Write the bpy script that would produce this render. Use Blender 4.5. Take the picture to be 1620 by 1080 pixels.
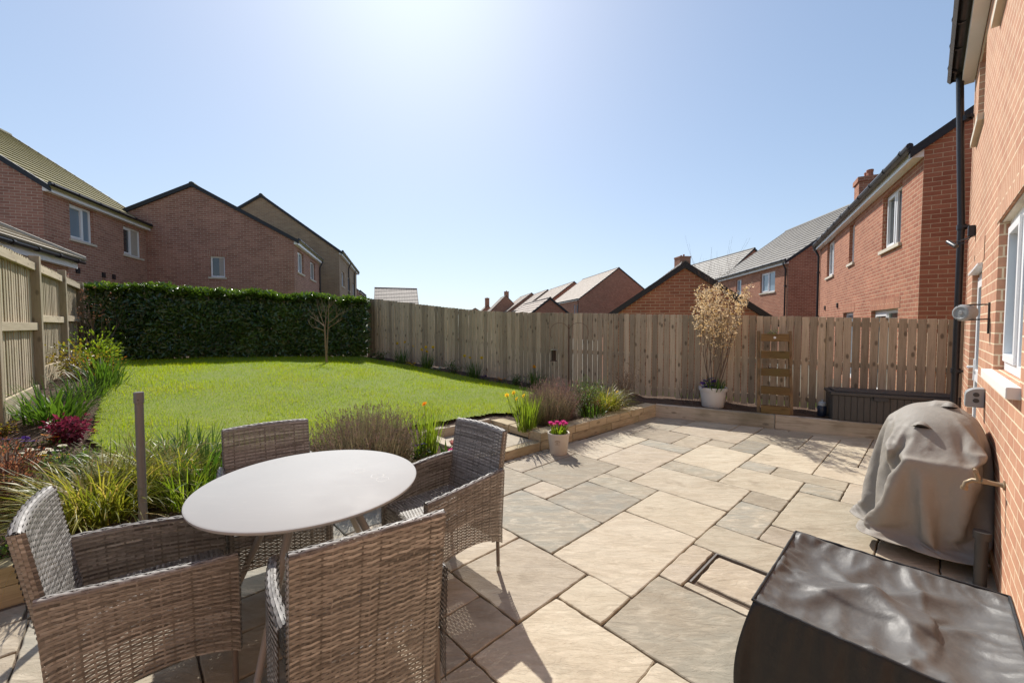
import bpy, bmesh, math, random
import numpy as np
from mathutils import Vector, Matrix, noise
R = math.radians
random.seed(11); rng = np.random.default_rng(11)
scene = bpy.context.scene
col = scene.collection
for _o in list(bpy.data.objects): bpy.data.objects.remove(_o)

# ------------------------------------------------------------------ camera model (photo pixels -> world)
FPX, PITCH, CAMH = 636.0, R(2.2), 1.55
def ray(x, y):
    cx = (x-810)/FPX; cy = -(y-540)/FPX
    return Vector((cx, math.cos(PITCH)+cy*math.sin(PITCH), -math.sin(PITCH)+cy*math.cos(PITCH)))
def G(x, y, z=0.0):
    r = ray(x, y); t = (z-CAMH)/r.z
    return Vector((r.x*t, r.y*t, z))
def Dp(x, y, d):
    r = ray(x, y); return Vector((0, 0, CAMH)) + r*(d/r.y)

# ------------------------------------------------------------------ objects
def tag(o, label=None, cat=None, group=None, kind=None):
    if label: o['label'] = label
    if cat: o['category'] = cat
    if group: o['group'] = group
    if kind: o['kind'] = kind
    return o
def empty(name, loc=(0,0,0), rz=0.0, label=None, cat=None, group=None):
    o = bpy.data.objects.new(name, None); col.objects.link(o)
    o.empty_display_size = .1
    o.location = loc; o.rotation_euler = (0, 0, rz)
    return tag(o, label, cat, group)
def finish(name, me, mats, parent=None, smooth=None, bevel=0, subsurf=0):
    for m in (mats if isinstance(mats, (list, tuple)) else [mats]): me.materials.append(m)
    if smooth is not None:
        me.shade_smooth()
        if smooth < 180: me.set_sharp_from_angle(angle=R(smooth))
    o = bpy.data.objects.new(name, me); col.objects.link(o)
    if parent: o.parent = parent
    if bevel:
        b = o.modifiers.new('bevel', 'BEVEL'); b.width = bevel; b.segments = 2; b.limit_method = 'ANGLE'; b.angle_limit = R(40)
    if subsurf:
        s = o.modifiers.new('smooth', 'SUBSURF'); s.levels = s.render_levels = subsurf
    return o
def copy_thing(o, label=None, loc=None, rz=None, parent=None):
    c = o.copy(); col.objects.link(c)
    if parent: c.parent = parent
    if label: c['label'] = label
    if loc is not None: c.location = loc
    if rz is not None: c.rotation_euler = (0, 0, rz)
    for ch in o.children: copy_thing(ch, parent=c)
    return c

class MB:
    def __init__(s): s.v=[]; s.f=[]; s.uv=[]; s.mi=[]; s.t=[]; s.tint=.5; s.m=0
    def face(s, pts, uv=None):
        n = len(s.v); s.v += [tuple(p) for p in pts]; s.f.append(tuple(range(n, n+len(pts))))
        s.uv.append(uv or [(0,0)]*len(pts)); s.mi.append(s.m); s.t.append(s.tint)
    def mesh(s, verts, faces, uvs=None):
        n = len(s.v); s.v += [tuple(p) for p in verts]
        for i, f in enumerate(faces):
            s.f.append(tuple(n+k for k in f)); s.uv.append(uvs[i] if uvs else [(0,0)]*len(f)); s.mi.append(s.m); s.t.append(s.tint)
    def box(s, x0,x1,y0,y1,z0,z1, M=None):
        P=[Vector(p) for p in ((x0,y0,z0),(x1,y0,z0),(x1,y1,z0),(x0,y1,z0),(x0,y0,z1),(x1,y0,z1),(x1,y1,z1),(x0,y1,z1))]
        if M is not None: P=[M@p for p in P]
        s.mesh(P, [(0,3,2,1),(4,5,6,7),(0,1,5,4),(1,2,6,5),(2,3,7,6),(3,0,4,7)],
          [[(x0,y0),(x0,y1),(x1,y1),(x1,y0)],[(x0,y0),(x1,y0),(x1,y1),(x0,y1)],[(x0,z0),(x1,z0),(x1,z1),(x0,z1)],
           [(y0,z0),(y1,z0),(y1,z1),(y0,z1)],[(x1,z0),(x0,z0),(x0,z1),(x1,z1)],[(y1,z0),(y0,z0),(y0,z1),(y1,z1)]])
    def tube(s, pts, rad, n=8, caps=True, M=None):
        pts=[Vector(p) for p in pts]
        if not isinstance(rad,(list,tuple)): rad=[rad]*len(pts)
        V=[]; up=None
        for i,p in enumerate(pts):
            t=(pts[min(i+1,len(pts)-1)]-pts[max(i-1,0)])
            if t.length<1e-9: t=Vector((0,0,1))
            t.normalize()
            if up is None:
                up=Vector((0,0,1)) if abs(t.z)<.9 else Vector((1,0,0))
            a=t.cross(up).normalized(); b=a.cross(t).normalized(); up=b
            for k in range(n):
                an=2*math.pi*k/n; V.append(p+(a*math.cos(an)+b*math.sin(an))*rad[i])
        F=[]
        for i in range(len(pts)-1):
            for k in range(n):
                k2=(k+1)%n; F.append((i*n+k,i*n+k2,(i+1)*n+k2,(i+1)*n+k))
        if caps:
            F.append(tuple(reversed(range(n)))); F.append(tuple((len(pts)-1)*n+k for k in range(n)))
        if M is not None: V=[M@v for v in V]
        s.mesh(V,F)
    def lathe(s, prof, n=24, M=None, caps=True):
        V=[];F=[]
        for r,z in prof:
            for k in range(n):
                a=2*math.pi*k/n; V.append(Vector((r*math.cos(a),r*math.sin(a),z)))
        for i in range(len(prof)-1):
            for k in range(n):
                k2=(k+1)%n; F.append((i*n+k,i*n+k2,(i+1)*n+k2,(i+1)*n+k))
        if caps:
            if prof[0][0]>1e-6: F.append(tuple(reversed(range(n))))
            if prof[-1][0]>1e-6: F.append(tuple((len(prof)-1)*n+k for k in range(n)))
        if M is not None: V=[M@v for v in V]
        s.mesh(V,F)
    def build(s, name, mats, parent=None, smooth=None, bevel=0, subsurf=0, uv=True):
        me=bpy.data.meshes.new(name); me.from_pydata(s.v,[],s.f)
        if uv:
            l=me.uv_layers.new(name='UVMap'); flat=[c for f in s.uv for p in f for c in p]; l.data.foreach_set('uv',flat)
        me.polygons.foreach_set('material_index', s.mi)
        a=me.attributes.new('tint','FLOAT','FACE'); a.data.foreach_set('value', s.t)
        return finish(name, me, mats, parent, smooth, bevel, subsurf)

def np_mesh(name, co, faces, tint, mats, parent=None, smooth=None, mi=None):
    co=np.asarray(co,dtype=np.float32); faces=np.asarray(faces,dtype=np.int32); k=faces.shape[1]
    me=bpy.data.meshes.new(name)
    me.vertices.add(len(co)); me.vertices.foreach_set('co',co.ravel())
    me.loops.add(faces.size); me.loops.foreach_set('vertex_index',faces.ravel())
    me.polygons.add(len(faces)); me.polygons.foreach_set('loop_start',np.arange(0,faces.size,k,dtype=np.int32))
    try: me.polygons.foreach_set('loop_total',np.full(len(faces),k,dtype=np.int32))
    except Exception: pass
    me.update(calc_edges=True)
    a=me.attributes.new('tint','FLOAT','FACE'); a.data.foreach_set('value',np.asarray(tint,dtype=np.float32))
    if mi is not None: me.polygons.foreach_set('material_index',np.asarray(mi,dtype=np.int32))
    return finish(name, me, mats, parent, smooth)

# ------------------------------------------------------------------ leaves and blades (numpy)
def unit(a): return a/np.maximum(np.linalg.norm(a,axis=1,keepdims=True),1e-9)
def rand_dirs(n):
    v=rng.normal(size=(n,3)); return unit(v)
class Leaves:
    """collects leaf-sized faces; every leaf is two quads folded on the midrib"""
    def __init__(s): s.co=[]; s.f=[]; s.t=[]; s.n=0
    def add(s, P, D, N, L, W, fold=.25, tint=None):
        P=np.asarray(P,float); n=len(P); D=unit(np.asarray(D,float)); N=np.asarray(N,float)
        S=unit(np.cross(D,N)); N=np.cross(S,D)
        L=np.broadcast_to(np.asarray(L,float),(n,))[:,None]; W=np.broadcast_to(np.asarray(W,float),(n,))[:,None]
        up=N*W*fold; dr=-N*L*.12
        v=np.stack([P, P+D*L*.3+S*W*.42+up, P+D*L*.68+S*W*.40+up+dr*.5, P+D*L+dr, P+D*L*.68-S*W*.40+up+dr*.5, P+D*L*.3-S*W*.42+up],1)
        b=s.n+np.arange(n)[:,None]*6
        f=np.concatenate([b+np.array([[0,3,2,1]]), b+np.array([[0,5,4,3]])],1).reshape(-1,4)
        s.co.append(v.reshape(-1,3)); s.f.append(f); s.n+=6*n
        if tint is None: tint=rng.random(n)
        s.t.append(np.repeat(np.broadcast_to(tint,(n,)),2))
    def blades(s, P, az, lean, L, W, droop, seg=5, tint=None, stiff=1.5):
        """strap leaves: start upright with a lean, bend over with droop"""
        P=np.asarray(P,float); n=len(P); az=np.broadcast_to(az,(n,)); lean=np.broadcast_to(lean,(n,)); L=np.broadcast_to(L,(n,)); W=np.broadcast_to(W,(n,)); droop=np.broadcast_to(droop,(n,))
        hx=np.stack([np.cos(az),np.sin(az),np.zeros(n)],1); sd=np.stack([-np.sin(az),np.cos(az),np.zeros(n)],1)
        tw=rng.normal(0,.5,n)
        p=P.copy(); rows=[]
        for i in range(seg+1):
            t=i/seg; a=lean+droop*t**stiff
            w=(W*(1-t**2.2)*.5+.0006)[:,None]
            sdt=sd*np.cos(tw*t)[:,None]+np.array([0,0,1.])*np.sin(tw*t)[:,None]*.6
            rows.append(np.stack([p-sdt*w,p+sdt*w],1))
            st=(L/seg)[:,None]; p=p+(hx*np.sin(a)[:,None]+np.array([0,0,1.])*np.cos(a)[:,None])*st
        v=np.stack(rows,1).reshape(n,-1,3); m=v.shape[1]
        b=s.n+np.arange(n)[:,None]*m
        f=np.concatenate([b+np.array([[2*i,2*i+1,2*i+3,2*i+2]]) for i in range(seg)],1).reshape(-1,4)
        s.co.append(v.reshape(-1,3)); s.f.append(f); s.n+=n*m
        if tint is None: tint=rng.random(n)
        s.t.append(np.repeat(np.broadcast_to(tint,(n,)),seg))
    def build(s, name, mat, parent=None, smooth=180):
        return np_mesh(name, np.concatenate(s.co), np.concatenate(s.f), np.concatenate(s.t), mat, parent, smooth)

# ------------------------------------------------------------------ materials
def newmat(name):
    m=bpy.data.materials.new(name); m.use_nodes=True
    return m, m.node_tree, m.node_tree.nodes['Principled BSDF']
def nd(nt, typ, **kw):
    n=nt.nodes.new('ShaderNode'+typ)
    for k,v in kw.items():
        if k in n.inputs.keys() and not hasattr(n,k): n.inputs[k].default_value=v
        elif hasattr(n,k): setattr(n,k,v)
        else: n.inputs[k].default_value=v
    return n
def lk(nt,a,b): nt.links.new(a,b)
def c4(c): return (c[0],c[1],c[2],1)
def mixc(nt, fac, a, b, blend='MIX'):
    n=nt.nodes.new('ShaderNodeMix'); n.data_type='RGBA'; n.blend_type=blend
    for sock,val in ((n.inputs[0],fac),(n.inputs[6],a),(n.inputs[7],b)):
        if hasattr(val,'links') or hasattr(val,'is_output'): lk(nt,val,sock)
        elif isinstance(val,(int,float)): sock.default_value=val
        else: sock.default_value=c4(val)
    return n.outputs[2]
def ramp(nt, fac, stops):
    n=nt.nodes.new('ShaderNodeValToRGB'); e=n.color_ramp.elements
    while len(e)<len(stops): e.new(.5)
    for i,(p,c) in enumerate(stops):
        e[i].position=p; e[i].color=c4(c) if not isinstance(c,(int,float)) else (c,c,c,1)
    lk(nt,fac,n.inputs[0]); return n.outputs[0]
def maprange(nt, v, a,b,c,d):
    n=nt.nodes.new('ShaderNodeMapRange'); lk(nt,v,n.inputs[0])
    for i,x in enumerate((a,b,c,d)): n.inputs[i+1].default_value=x
    return n.outputs[0]
def math_(nt, op, a, b=0.0):
    n=nt.nodes.new('ShaderNodeMath'); n.operation=op
    for i,x in enumerate((a,b)):
        if isinstance(x,(int,float)): n.inputs[i].default_value=x
        else: lk(nt,x,n.inputs[i])
    return n.outputs[0]
def coords(nt, kind='Object', scale=(1,1,1), loc=(0,0,0), rot=(0,0,0)):
    t=nt.nodes.new('ShaderNodeTexCoord'); m=nt.nodes.new('ShaderNodeMapping')
    m.inputs['Scale'].default_value=scale; m.inputs['Location'].default_value=loc; m.inputs['Rotation'].default_value=rot
    lk(nt,t.outputs[kind],m.inputs['Vector']); return m.outputs[0]
def noise_(nt, vec, scale=5, detail=4, rough=.55, dist=0.0):
    n=nt.nodes.new('ShaderNodeTexNoise'); n.inputs['Scale'].default_value=scale; n.inputs['Detail'].default_value=detail
    n.inputs['Roughness'].default_value=rough; n.inputs['Distortion'].default_value=dist
    if vec is not None: lk(nt,vec,n.inputs['Vector'])
    return n.outputs['Fac']
def attr(nt,name='tint'):
    n=nt.nodes.new('ShaderNodeAttribute'); n.attribute_name=name; return n.outputs['Fac']
def bump(nt, b, h, strength=.5, dist=.01, prev=None):
    n=nt.nodes.new('ShaderNodeBump'); n.inputs['Strength'].default_value=strength; n.inputs['Distance'].default_value=dist
    lk(nt,h,n.inputs['Height'])
    if prev is not None: lk(nt,prev,n.inputs['Normal'])
    lk(nt,n.outputs[0],b.inputs['Normal']); return n.outputs[0]
def simple(name, c, rough=.5, metal=0.0, var=.12, scale=12, bmp=0.0, spec=.5):
    m,nt,b=newmat(name)
    v=coords(nt); n=noise_(nt,v,scale,5)
    lo=tuple(x*(1-var) for x in c); hi=tuple(min(1,x*(1+var)) for x in c)
    lk(nt,mixc(nt,n,lo,hi),b.inputs['Base Color'])
    b.inputs['Roughness'].default_value=rough; b.inputs['Metallic'].default_value=metal; b.inputs['Specular IOR Level'].default_value=spec
    lk(nt,maprange(nt,noise_(nt,v,scale*2.3,3),.3,.7,rough*.85,min(1,rough*1.15)),b.inputs['Roughness'])
    if bmp: bump(nt,b,noise_(nt,v,scale*6,4),bmp,.003)
    return m
def brick_mat(name, c1, c2, mortar, bw=.225, rh=.075, ms=.0052, var=.5, rough=.85, bstr=.6):
    m,nt,b=newmat(name)
    t=nt.nodes.new('ShaderNodeTexCoord'); uv=t.outputs['UV']
    br=nt.nodes.new('ShaderNodeTexBrick'); lk(nt,uv,br.inputs['Vector'])
    br.inputs['Scale'].default_value=1; br.inputs['Brick Width'].default_value=bw; br.inputs['Row Height'].default_value=rh
    br.inputs['Mortar Size'].default_value=ms; br.inputs['Mortar Smooth'].default_value=.15; br.inputs['Bias'].default_value=-.1
    br.inputs['Color1'].default_value=c4(c1); br.inputs['Color2'].default_value=c4(c2); br.inputs['Mortar'].default_value=c4(mortar)
    n1=noise_(nt,uv,1.3,5); n2=noise_(nt,uv,38,4); n3=noise_(nt,uv,4.5,3)
    k=math_(nt,'ADD',math_(nt,'MULTIPLY',n1,var),math_(nt,'ADD',math_(nt,'MULTIPLY',n2,.35),math_(nt,'MULTIPLY',n3,.2)))
    k=math_(nt,'ADD',k,1-.5*(var+.55))
    mm=nt.nodes.new('ShaderNodeMix'); mm.data_type='RGBA'; mm.blend_type='MULTIPLY'; mm.inputs[0].default_value=1
    lk(nt,br.outputs['Color'],mm.inputs[6]); cmb=nt.nodes.new('ShaderNodeCombineColor')
    for i in range(3): lk(nt,k,cmb.inputs[i])
    lk(nt,cmb.outputs[0],mm.inputs[7]); lk(nt,mm.outputs[2],b.inputs['Base Color'])
    b.inputs['Roughness'].default_value=rough; b.inputs['Specular IOR Level'].default_value=.25
    h=math_(nt,'ADD',math_(nt,'MULTIPLY',br.outputs['Fac'],-1.0),math_(nt,'MULTIPLY',n2,.35))
    bump(nt,b,h,bstr,.006)
    return m
def wood_mat(name, c, dark, knots=.0, grain='Z', rough=.8, green=None, tintamt=.5):
    m,nt,b=newmat(name)
    sc={'Z':(14,14,.9),'X':(.9,14,14),'Y':(14,.9,14)}[grain]
    t=attr(nt); co=nt.nodes.new('ShaderNodeTexCoord'); mp=nt.nodes.new('ShaderNodeMapping'); mp.inputs['Scale'].default_value=sc
    off=nt.nodes.new('ShaderNodeCombineXYZ')
    for i in range(3): lk(nt,math_(nt,'MULTIPLY',t,37.0),off.inputs[i])
    lk(nt,co.outputs['Object'],mp.inputs[0]); ad=nt.nodes.new('ShaderNodeVectorMath'); ad.operation='ADD'
    lk(nt,mp.outputs[0],ad.inputs[0]); lk(nt,off.outputs[0],ad.inputs[1]); v=ad.outputs[0]
    g1=noise_(nt,v,2.2,6,.6,.6); g2=noise_(nt,v,9,3,.6)
    f=math_(nt,'ADD',math_(nt,'MULTIPLY',g1,.75),math_(nt,'MULTIPLY',g2,.3))
    colr=ramp(nt,f,[(.32,dark),(.52,c),(.8,tuple(min(1,x*1.25) for x in c))])
    tv=maprange(nt,t,0,1,1-tintamt,1+tintamt*.6)
    cmb=nt.nodes.new('ShaderNodeCombineColor')
    for i in range(3): lk(nt,tv,cmb.inputs[i])
    colr=mixc(nt,1.0,colr,cmb.outputs[0],'MULTIPLY')
    big=noise_(nt,co.outputs['Object'],1.1,4)
    if green: colr=mixc(nt,ramp(nt,big,[(.45,0.0),(.68,.8)]),colr,green)
    if knots:
        mp2=nt.nodes.new('ShaderNodeMapping'); k=5.5
        mp2.inputs['Scale'].default_value={'Z':(k*1.6,k*1.6,k*.8),'X':(k*.7,k*1.6,k*1.6),'Y':(k*1.6,k*.7,k*1.6)}[grain]
        ad2=nt.nodes.new('ShaderNodeVectorMath'); ad2.operation='ADD'
        lk(nt,co.outputs['Object'],mp2.inputs[0]); lk(nt,mp2.outputs[0],ad2.inputs[0]); lk(nt,off.outputs[0],ad2.inputs[1])
        vo=nt.nodes.new('ShaderNodeTexVoronoi'); vo.inputs['Scale'].default_value=1; lk(nt,ad2.outputs[0],vo.inputs['Vector'])
        kf=ramp(nt,vo.outputs['Distance'],[(.0,1.0),(.13,.85),(.22,0.0)])
        colr=mixc(nt,math_(nt,'MULTIPLY',kf,knots),colr,tuple(x*.32 for x in dark))
    lk(nt,colr,b.inputs['Base Color']); b.inputs['Roughness'].default_value=rough; b.inputs['Specular IOR Level'].default_value=.25
    bump(nt,b,f,.5,.004)
    return m
def leaf_mat(name, c, c2, trans=.45, rough=.45, spec=.4, trc=None, dead=None):
    """leaf with light passing through; tint attribute runs between the two colours"""
    m,nt,b=newmat(name)
    t=attr(nt); stops=[(.0,c),(1.0,c2)]
    if dead: stops=[(.0,c),(.8,c2),(.9,dead),(1.0,dead)]
    cc=ramp(nt,t,stops)
    cc=mixc(nt,.5,cc,mixc(nt,noise_(nt,coords(nt),9,4),(.55,.55,.55),(1.45,1.45,1.45)),'MULTIPLY')
    lk(nt,cc,b.inputs['Base Color']); b.inputs['Roughness'].default_value=rough; b.inputs['Specular IOR Level'].default_value=spec
    tr=nt.nodes.new('ShaderNodeBsdfTranslucent')
    tc=mixc(nt,1.0,cc,trc or (1.5,1.6,.7),'MULTIPLY'); lk(nt,tc,tr.inputs['Color'])
    mx=nt.nodes.new('ShaderNodeMixShader'); mx.inputs[0].default_value=trans
    lk(nt,b.outputs[0],mx.inputs[1]); lk(nt,tr.outputs[0],mx.inputs[2])
    lk(nt,mx.outputs[0],nt.nodes['Material Output'].inputs['Surface'])
    return m

M={}
M['own_brick']=brick_mat('own_brick',(.55,.30,.19),(.47,.23,.145),(.76,.62,.43))
M['red_brick']=brick_mat('red_brick',(.42,.175,.105),(.31,.115,.07),(.56,.42,.28))
M['mauve_brick']=brick_mat('mauve_brick',(.40,.20,.14),(.28,.13,.09),(.53,.43,.33))
M['buff_brick']=brick_mat('buff_brick',(.38,.26,.16),(.30,.20,.125),(.46,.37,.27))
M['soldier']=brick_mat('soldier_brick',(.40,.135,.075),(.32,.10,.055),(.50,.36,.22),bw=.225,rh=.075)
def tile_mat(name,c,c2,bw=.3,gap=.006,rough=.6):
    m,nt,b=newmat(name)
    t=nt.nodes.new('ShaderNodeTexCoord'); br=nt.nodes.new('ShaderNodeTexBrick'); lk(nt,t.outputs['UV'],br.inputs['Vector'])
    br.inputs['Scale'].default_value=1; br.inputs['Brick Width'].default_value=bw; br.inputs['Row Height'].default_value=.32; br.inputs['Mortar Size'].default_value=gap; br.inputs['Mortar Smooth'].default_value=.3
    br.inputs['Color1'].default_value=c4(c); br.inputs['Color2'].default_value=c4(c2); br.inputs['Mortar'].default_value=c4(tuple(x*.45 for x in c))
    n=noise_(nt,t.outputs['UV'],2.0,6); n2=noise_(nt,t.outputs['UV'],25,4)
    lk(nt,mixc(nt,.7,br.outputs['Color'],mixc(nt,n,(.6,.6,.6),(1.35,1.35,1.3)),'MULTIPLY'),b.inputs['Base Color'])
    b.inputs['Roughness'].default_value=rough; b.inputs['Specular IOR Level'].default_value=.45
    bump(nt,b,math_(nt,'ADD',math_(nt,'MULTIPLY',br.outputs['Fac'],-1.),math_(nt,'MULTIPLY',n2,.4)),.5,.01)
    return m
M['tile_grey']=tile_mat('grey_roof_tile',(.27,.245,.21),(.21,.19,.17))
M['tile_warm']=tile_mat('warm_roof_tile',(.37,.28,.21),(.30,.22,.165))
M['tile_green']=tile_mat('mossy_roof_tile',(.30,.26,.11),(.22,.19,.075),rough=.8)
M['tile_tan_glare']=tile_mat('tan_glare_roof_tile',(.64,.56,.43),(.55,.47,.35),rough=.45)  # tan tile with sun glare put into its base colour
M['tile_dark']=tile_mat('dark_roof_tile',(.16,.13,.11),(.12,.10,.085))
M['white']=simple('white_plastic',(.86,.86,.86),.35,var=.04)
M['cream_stone']=simple('cream_stone',(.62,.55,.44),.8,var=.15,scale=9,bmp=.3)
M['white_stone']=simple('white_painted_stone',(.78,.75,.70),.7,var=.08)
M['black']=simple('black_plastic',(.018,.018,.022),.38,var=.25)
M['verge']=simple('verge_black',(.02,.02,.022),.6,var=.3)
M['grey_plastic']=simple('grey_plastic',(.30,.31,.31),.5,var=.08)
M['dark_grey']=simple('dark_grey_plastic',(.05,.048,.046),.5,var=.12)
M['metal_grey']=simple('taupe_painted_metal',(.165,.15,.138),.4,var=.06)
M['steel']=simple('steel',(.55,.55,.53),.35,metal=1,var=.1)
M['brass']=simple('weathered_brass',(.31,.235,.15),.5,metal=.5,var=.3,scale=60)
M['rust']=simple('rusty_steel',(.11,.055,.035),.8,var=.4,scale=40)
M['dark_shelf']=simple('black_steel',(.012,.012,.013),.4,var=.2)
def glass_mat(name,c):
    m,nt,b=newmat(name); n=noise_(nt,coords(nt),.7,2)
    lk(nt,mixc(nt,n,tuple(x*.7 for x in c),c),b.inputs['Base Color']); b.inputs['Roughness'].default_value=.03; b.inputs['Specular IOR Level'].default_value=.8
    bump(nt,b,noise_(nt,coords(nt),1.5,1),.05,.02); return m
M['glass']=glass_mat('window_glass',(.045,.055,.06))
M['glass_blue']=glass_mat('pale_blue_glass',(.24,.33,.40))  # panes with a lighter blue base colour
M['curtain']=simple('curtain',(.45,.40,.34),.9,var=.2,scale=4)
# ------------------------------------------------------------------ draped covers: simulated once here, kept as plain meshes
def block_mesh(boxes):
    b=MB()
    for c,s in boxes: b.box(c[0]-s[0]/2,c[0]+s[0]/2,c[1]-s[1]/2,c[1]+s[1]/2,c[2]-s[2]/2,c[2]+s[2]/2)
    me=bpy.data.meshes.new('former'); me.from_pydata(b.v,[],b.f); o=bpy.data.objects.new('former',me); col.objects.link(o); return o
def dome_mesh(rx,ry,rz,cy,cz):
    bm=bmesh.new(); bmesh.ops.create_uvsphere(bm,u_segments=28,v_segments=16,radius=1)
    for v in bm.verts: q=lambda t: math.copysign(abs(t)**.78,t); v.co=Vector((q(v.co.x)*rx,q(v.co.y)*ry+cy,q(v.co.z)*rz+cz))
    me=bpy.data.meshes.new('former'); bm.to_mesh(me); bm.free(); o=bpy.data.objects.new('former',me); col.objects.link(o); return o
def sack(nx,ny,nz,fn):
    V={}; co=[]; F=[]
    def vert(i,j,k):
        if (i,j,k) not in V: V[(i,j,k)]=len(co); co.append(fn(i/nx,j/ny,k/nz))
        return V[(i,j,k)]
    for i in range(nx):
        for j in range(ny): F.append((vert(i,j,nz),vert(i+1,j,nz),vert(i+1,j+1,nz),vert(i,j+1,nz)))
    for k in range(nz):
        for i in range(nx):
            F.append((vert(i,0,k),vert(i+1,0,k),vert(i+1,0,k+1),vert(i,0,k+1))); F.append((vert(i+1,ny,k),vert(i,ny,k),vert(i,ny,k+1),vert(i+1,ny,k+1)))
        for j in range(ny):
            F.append((vert(0,j+1,k),vert(0,j,k),vert(0,j,k+1),vert(0,j+1,k+1))); F.append((vert(nx,j,k),vert(nx,j+1,k),vert(nx,j+1,k+1),vert(nx,j,k+1)))
    return co,F
def drape(co,F,formers,frames,pin,mass,bend,shrink):
    me=bpy.data.meshes.new('drape'); me.from_pydata(co,[],F); ob=bpy.data.objects.new('drape',me); col.objects.link(ob)
    for c in formers:
        c.modifiers.new('collide','COLLISION'); c.collision.thickness_outer=.008; c.collision.cloth_friction=15
    m=ob.modifiers.new('cloth','CLOTH'); s=m.settings
    s.quality=6; s.mass=mass; s.tension_stiffness=15; s.compression_stiffness=15; s.shear_stiffness=5; s.bending_stiffness=bend; s.air_damping=1.5; s.shrink_min=shrink
    q=m.collision_settings; q.use_collision=True; q.distance_min=.006; q.collision_quality=3; q.use_self_collision=True; q.self_distance_min=.004
    if pin:
        vg=ob.vertex_groups.new(name='pin'); vg.add(pin,1,'REPLACE'); s.vertex_group_mass='pin'
    scene.frame_start=1; scene.frame_end=frames; m.point_cache.frame_start=1; m.point_cache.frame_end=frames
    for fr in range(1,frames+1): scene.frame_set(fr)
    e=ob.evaluated_get(bpy.context.evaluated_depsgraph_get()).to_mesh(); out=np.array([v.co[:] for v in e.vertices])
    for o in [ob]+formers: bpy.data.objects.remove(o)
    scene.frame_set(1); scene.frame_end=1
    return out
CLOTH={}
def sim_covers():
    r=random.Random(3)
    formers=[dome_mesh(.46,.25,.37,-.01,.575),block_mesh([((0,-.01,.3),(.56,.40,.6)),((-.46,-.02,.60),(.20,.30,.04)),((.46,-.02,.60),(.20,.30,.04)),((-.1,.20,.80),(.10,.05,.06)),((.0,-.05,.955),(.16,.08,.03))]),
             block_mesh([((0,-.40,.6),(3,.2,2.4))]),block_mesh([((0,0,-.1),(4,4,.2))])]
    def fn(a,b,c):
        x=(a-.5)*1.10; y=(b-.5)*.54+.02; z=.20+c*.82; fl=1+.22*(1-c); x*=fl; y=y*(1+.30*(1-c)) if y>0 else y
        if c>=1: z+=.03*(1-(2*a-1)**2)
        w=(.022*math.sin(a*14+b*7)+.016*math.sin(b*17+a*3))*(1-c*.6)
        return (x+w*.8*(1 if x>0 else -1)*(abs(a-.5)>.35)+r.uniform(-.004,.004),y+w*(y>0)+r.uniform(-.004,.004),z+r.uniform(-.003,.003))
    co,F=sack(40,24,34,fn); CLOTH['bbq']=(drape(co,F,formers,64,None,.35,1.6,-.03),F)
    formers=[block_mesh([((0,0,.2),(.50,.48,.40)),((0,0,.18),(.67,.645,.24)),((-.02,.05,.46),(.10,.34,.24)),((.12,-.1,.46),(.26,.08,.16))]),block_mesh([((0,0,-.1),(4,4,.2))])]
    def fn2(a,b,c):
        x=(a-.5)*.68; y=(b-.5)*.65; z=.04+c*.58; bul=1+.16*math.sin(math.pi*min(1,c))
        if 0<c<1: x*=bul; y*=bul
        if c>=1 and 0<a<1 and 0<b<1:
            e=min(a,1-a,b,1-b); z+=-.03*min(1,e*5)+.03*noise.noise(Vector((a*3,b*5,1)))+.006*noise.noise(Vector((a*4,b*16,4)))
        return (x,y,z)
    co,F=sack(50,48,26,fn2); pin=[i for i,v in enumerate(co) if abs(v[2]-.62)<1e-4 and (abs(abs(v[0])-.34)<1e-4 or abs(abs(v[1])-.325)<1e-4)]
    CLOTH['box']=(drape(co,F,formers,46,pin,.2,.6,-.04),F)
sim_covers()
# ------------------------------------------------------------------ shared frames
AZP=R(46.5); UP=Vector((math.sin(AZP),math.cos(AZP),0)); VP=Vector((math.cos(AZP),-math.sin(AZP),0))
PO=G(872.4,875.2); CU,CV=.309,.304
def cell(u,v,z=0.0): p=PO+UP*(u*CU)+VP*(v*CV); return Vector((p.x,p.y,z))
# retaining wall line (front of the raised garden)
WA=Vector((-.1403,4.5445,0)); WB=Vector((2.4635,6.8476,0)); WD=(WB-WA).normalized(); WN=Vector((-WD.y,WD.x,0))   # WN points into the garden
def wl(s,e,z=0.0): p=WA+WD*s+WN*e; return Vector((p.x,p.y,z))
# back fence direction, sleeper under it
FD=Vector((.8758,-.4832,0)); FN=Vector((.4832,.8758,0))
FDIST=8.0; SDIST=FN.dot(WB)
def fl(t,dist=FDIST,z=0.0): p=FN*dist+FD*t; return Vector((p.x,p.y,z))
def wall_e(x,y): return (Vector((x,y,0))-WA).dot(WN)
GZF=[(-99,.185),(1.4,.185),(2.25,.235),(3.45,.30),(5.15,.49),(7.3,.69)]
def smooth01(t): t=min(1,max(0,t)); return t*t*(3-2*t)
def gz(x,y):
    e=wall_e(x,y)
    if e<.8: z=.185
    else:
        a=.185+.127*(e-.8); z=a if a<.62 else .62+.17*(1-math.exp(-(a-.62)/.17))
    # the ground falls away towards the back fence
    f=FDIST-(FN.x*x+FN.y*y); zf=.185
    for (a,za),(b_,zb) in zip(GZF,GZF[1:]):
        if a<=e<=b_: zf=za+(zb-za)*(e-a)/(b_-a)
    if e>GZF[-1][0]: zf=GZF[-1][1]
    k=smooth01(f/3.6); return zf+(z-zf)*k
def gzb(x,y):
    return gz(x,y)+.03*noise.noise(Vector((x*1.7,y*1.7,0)))+.014*noise.noise(Vector((x*6,y*6,3)))
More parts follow.
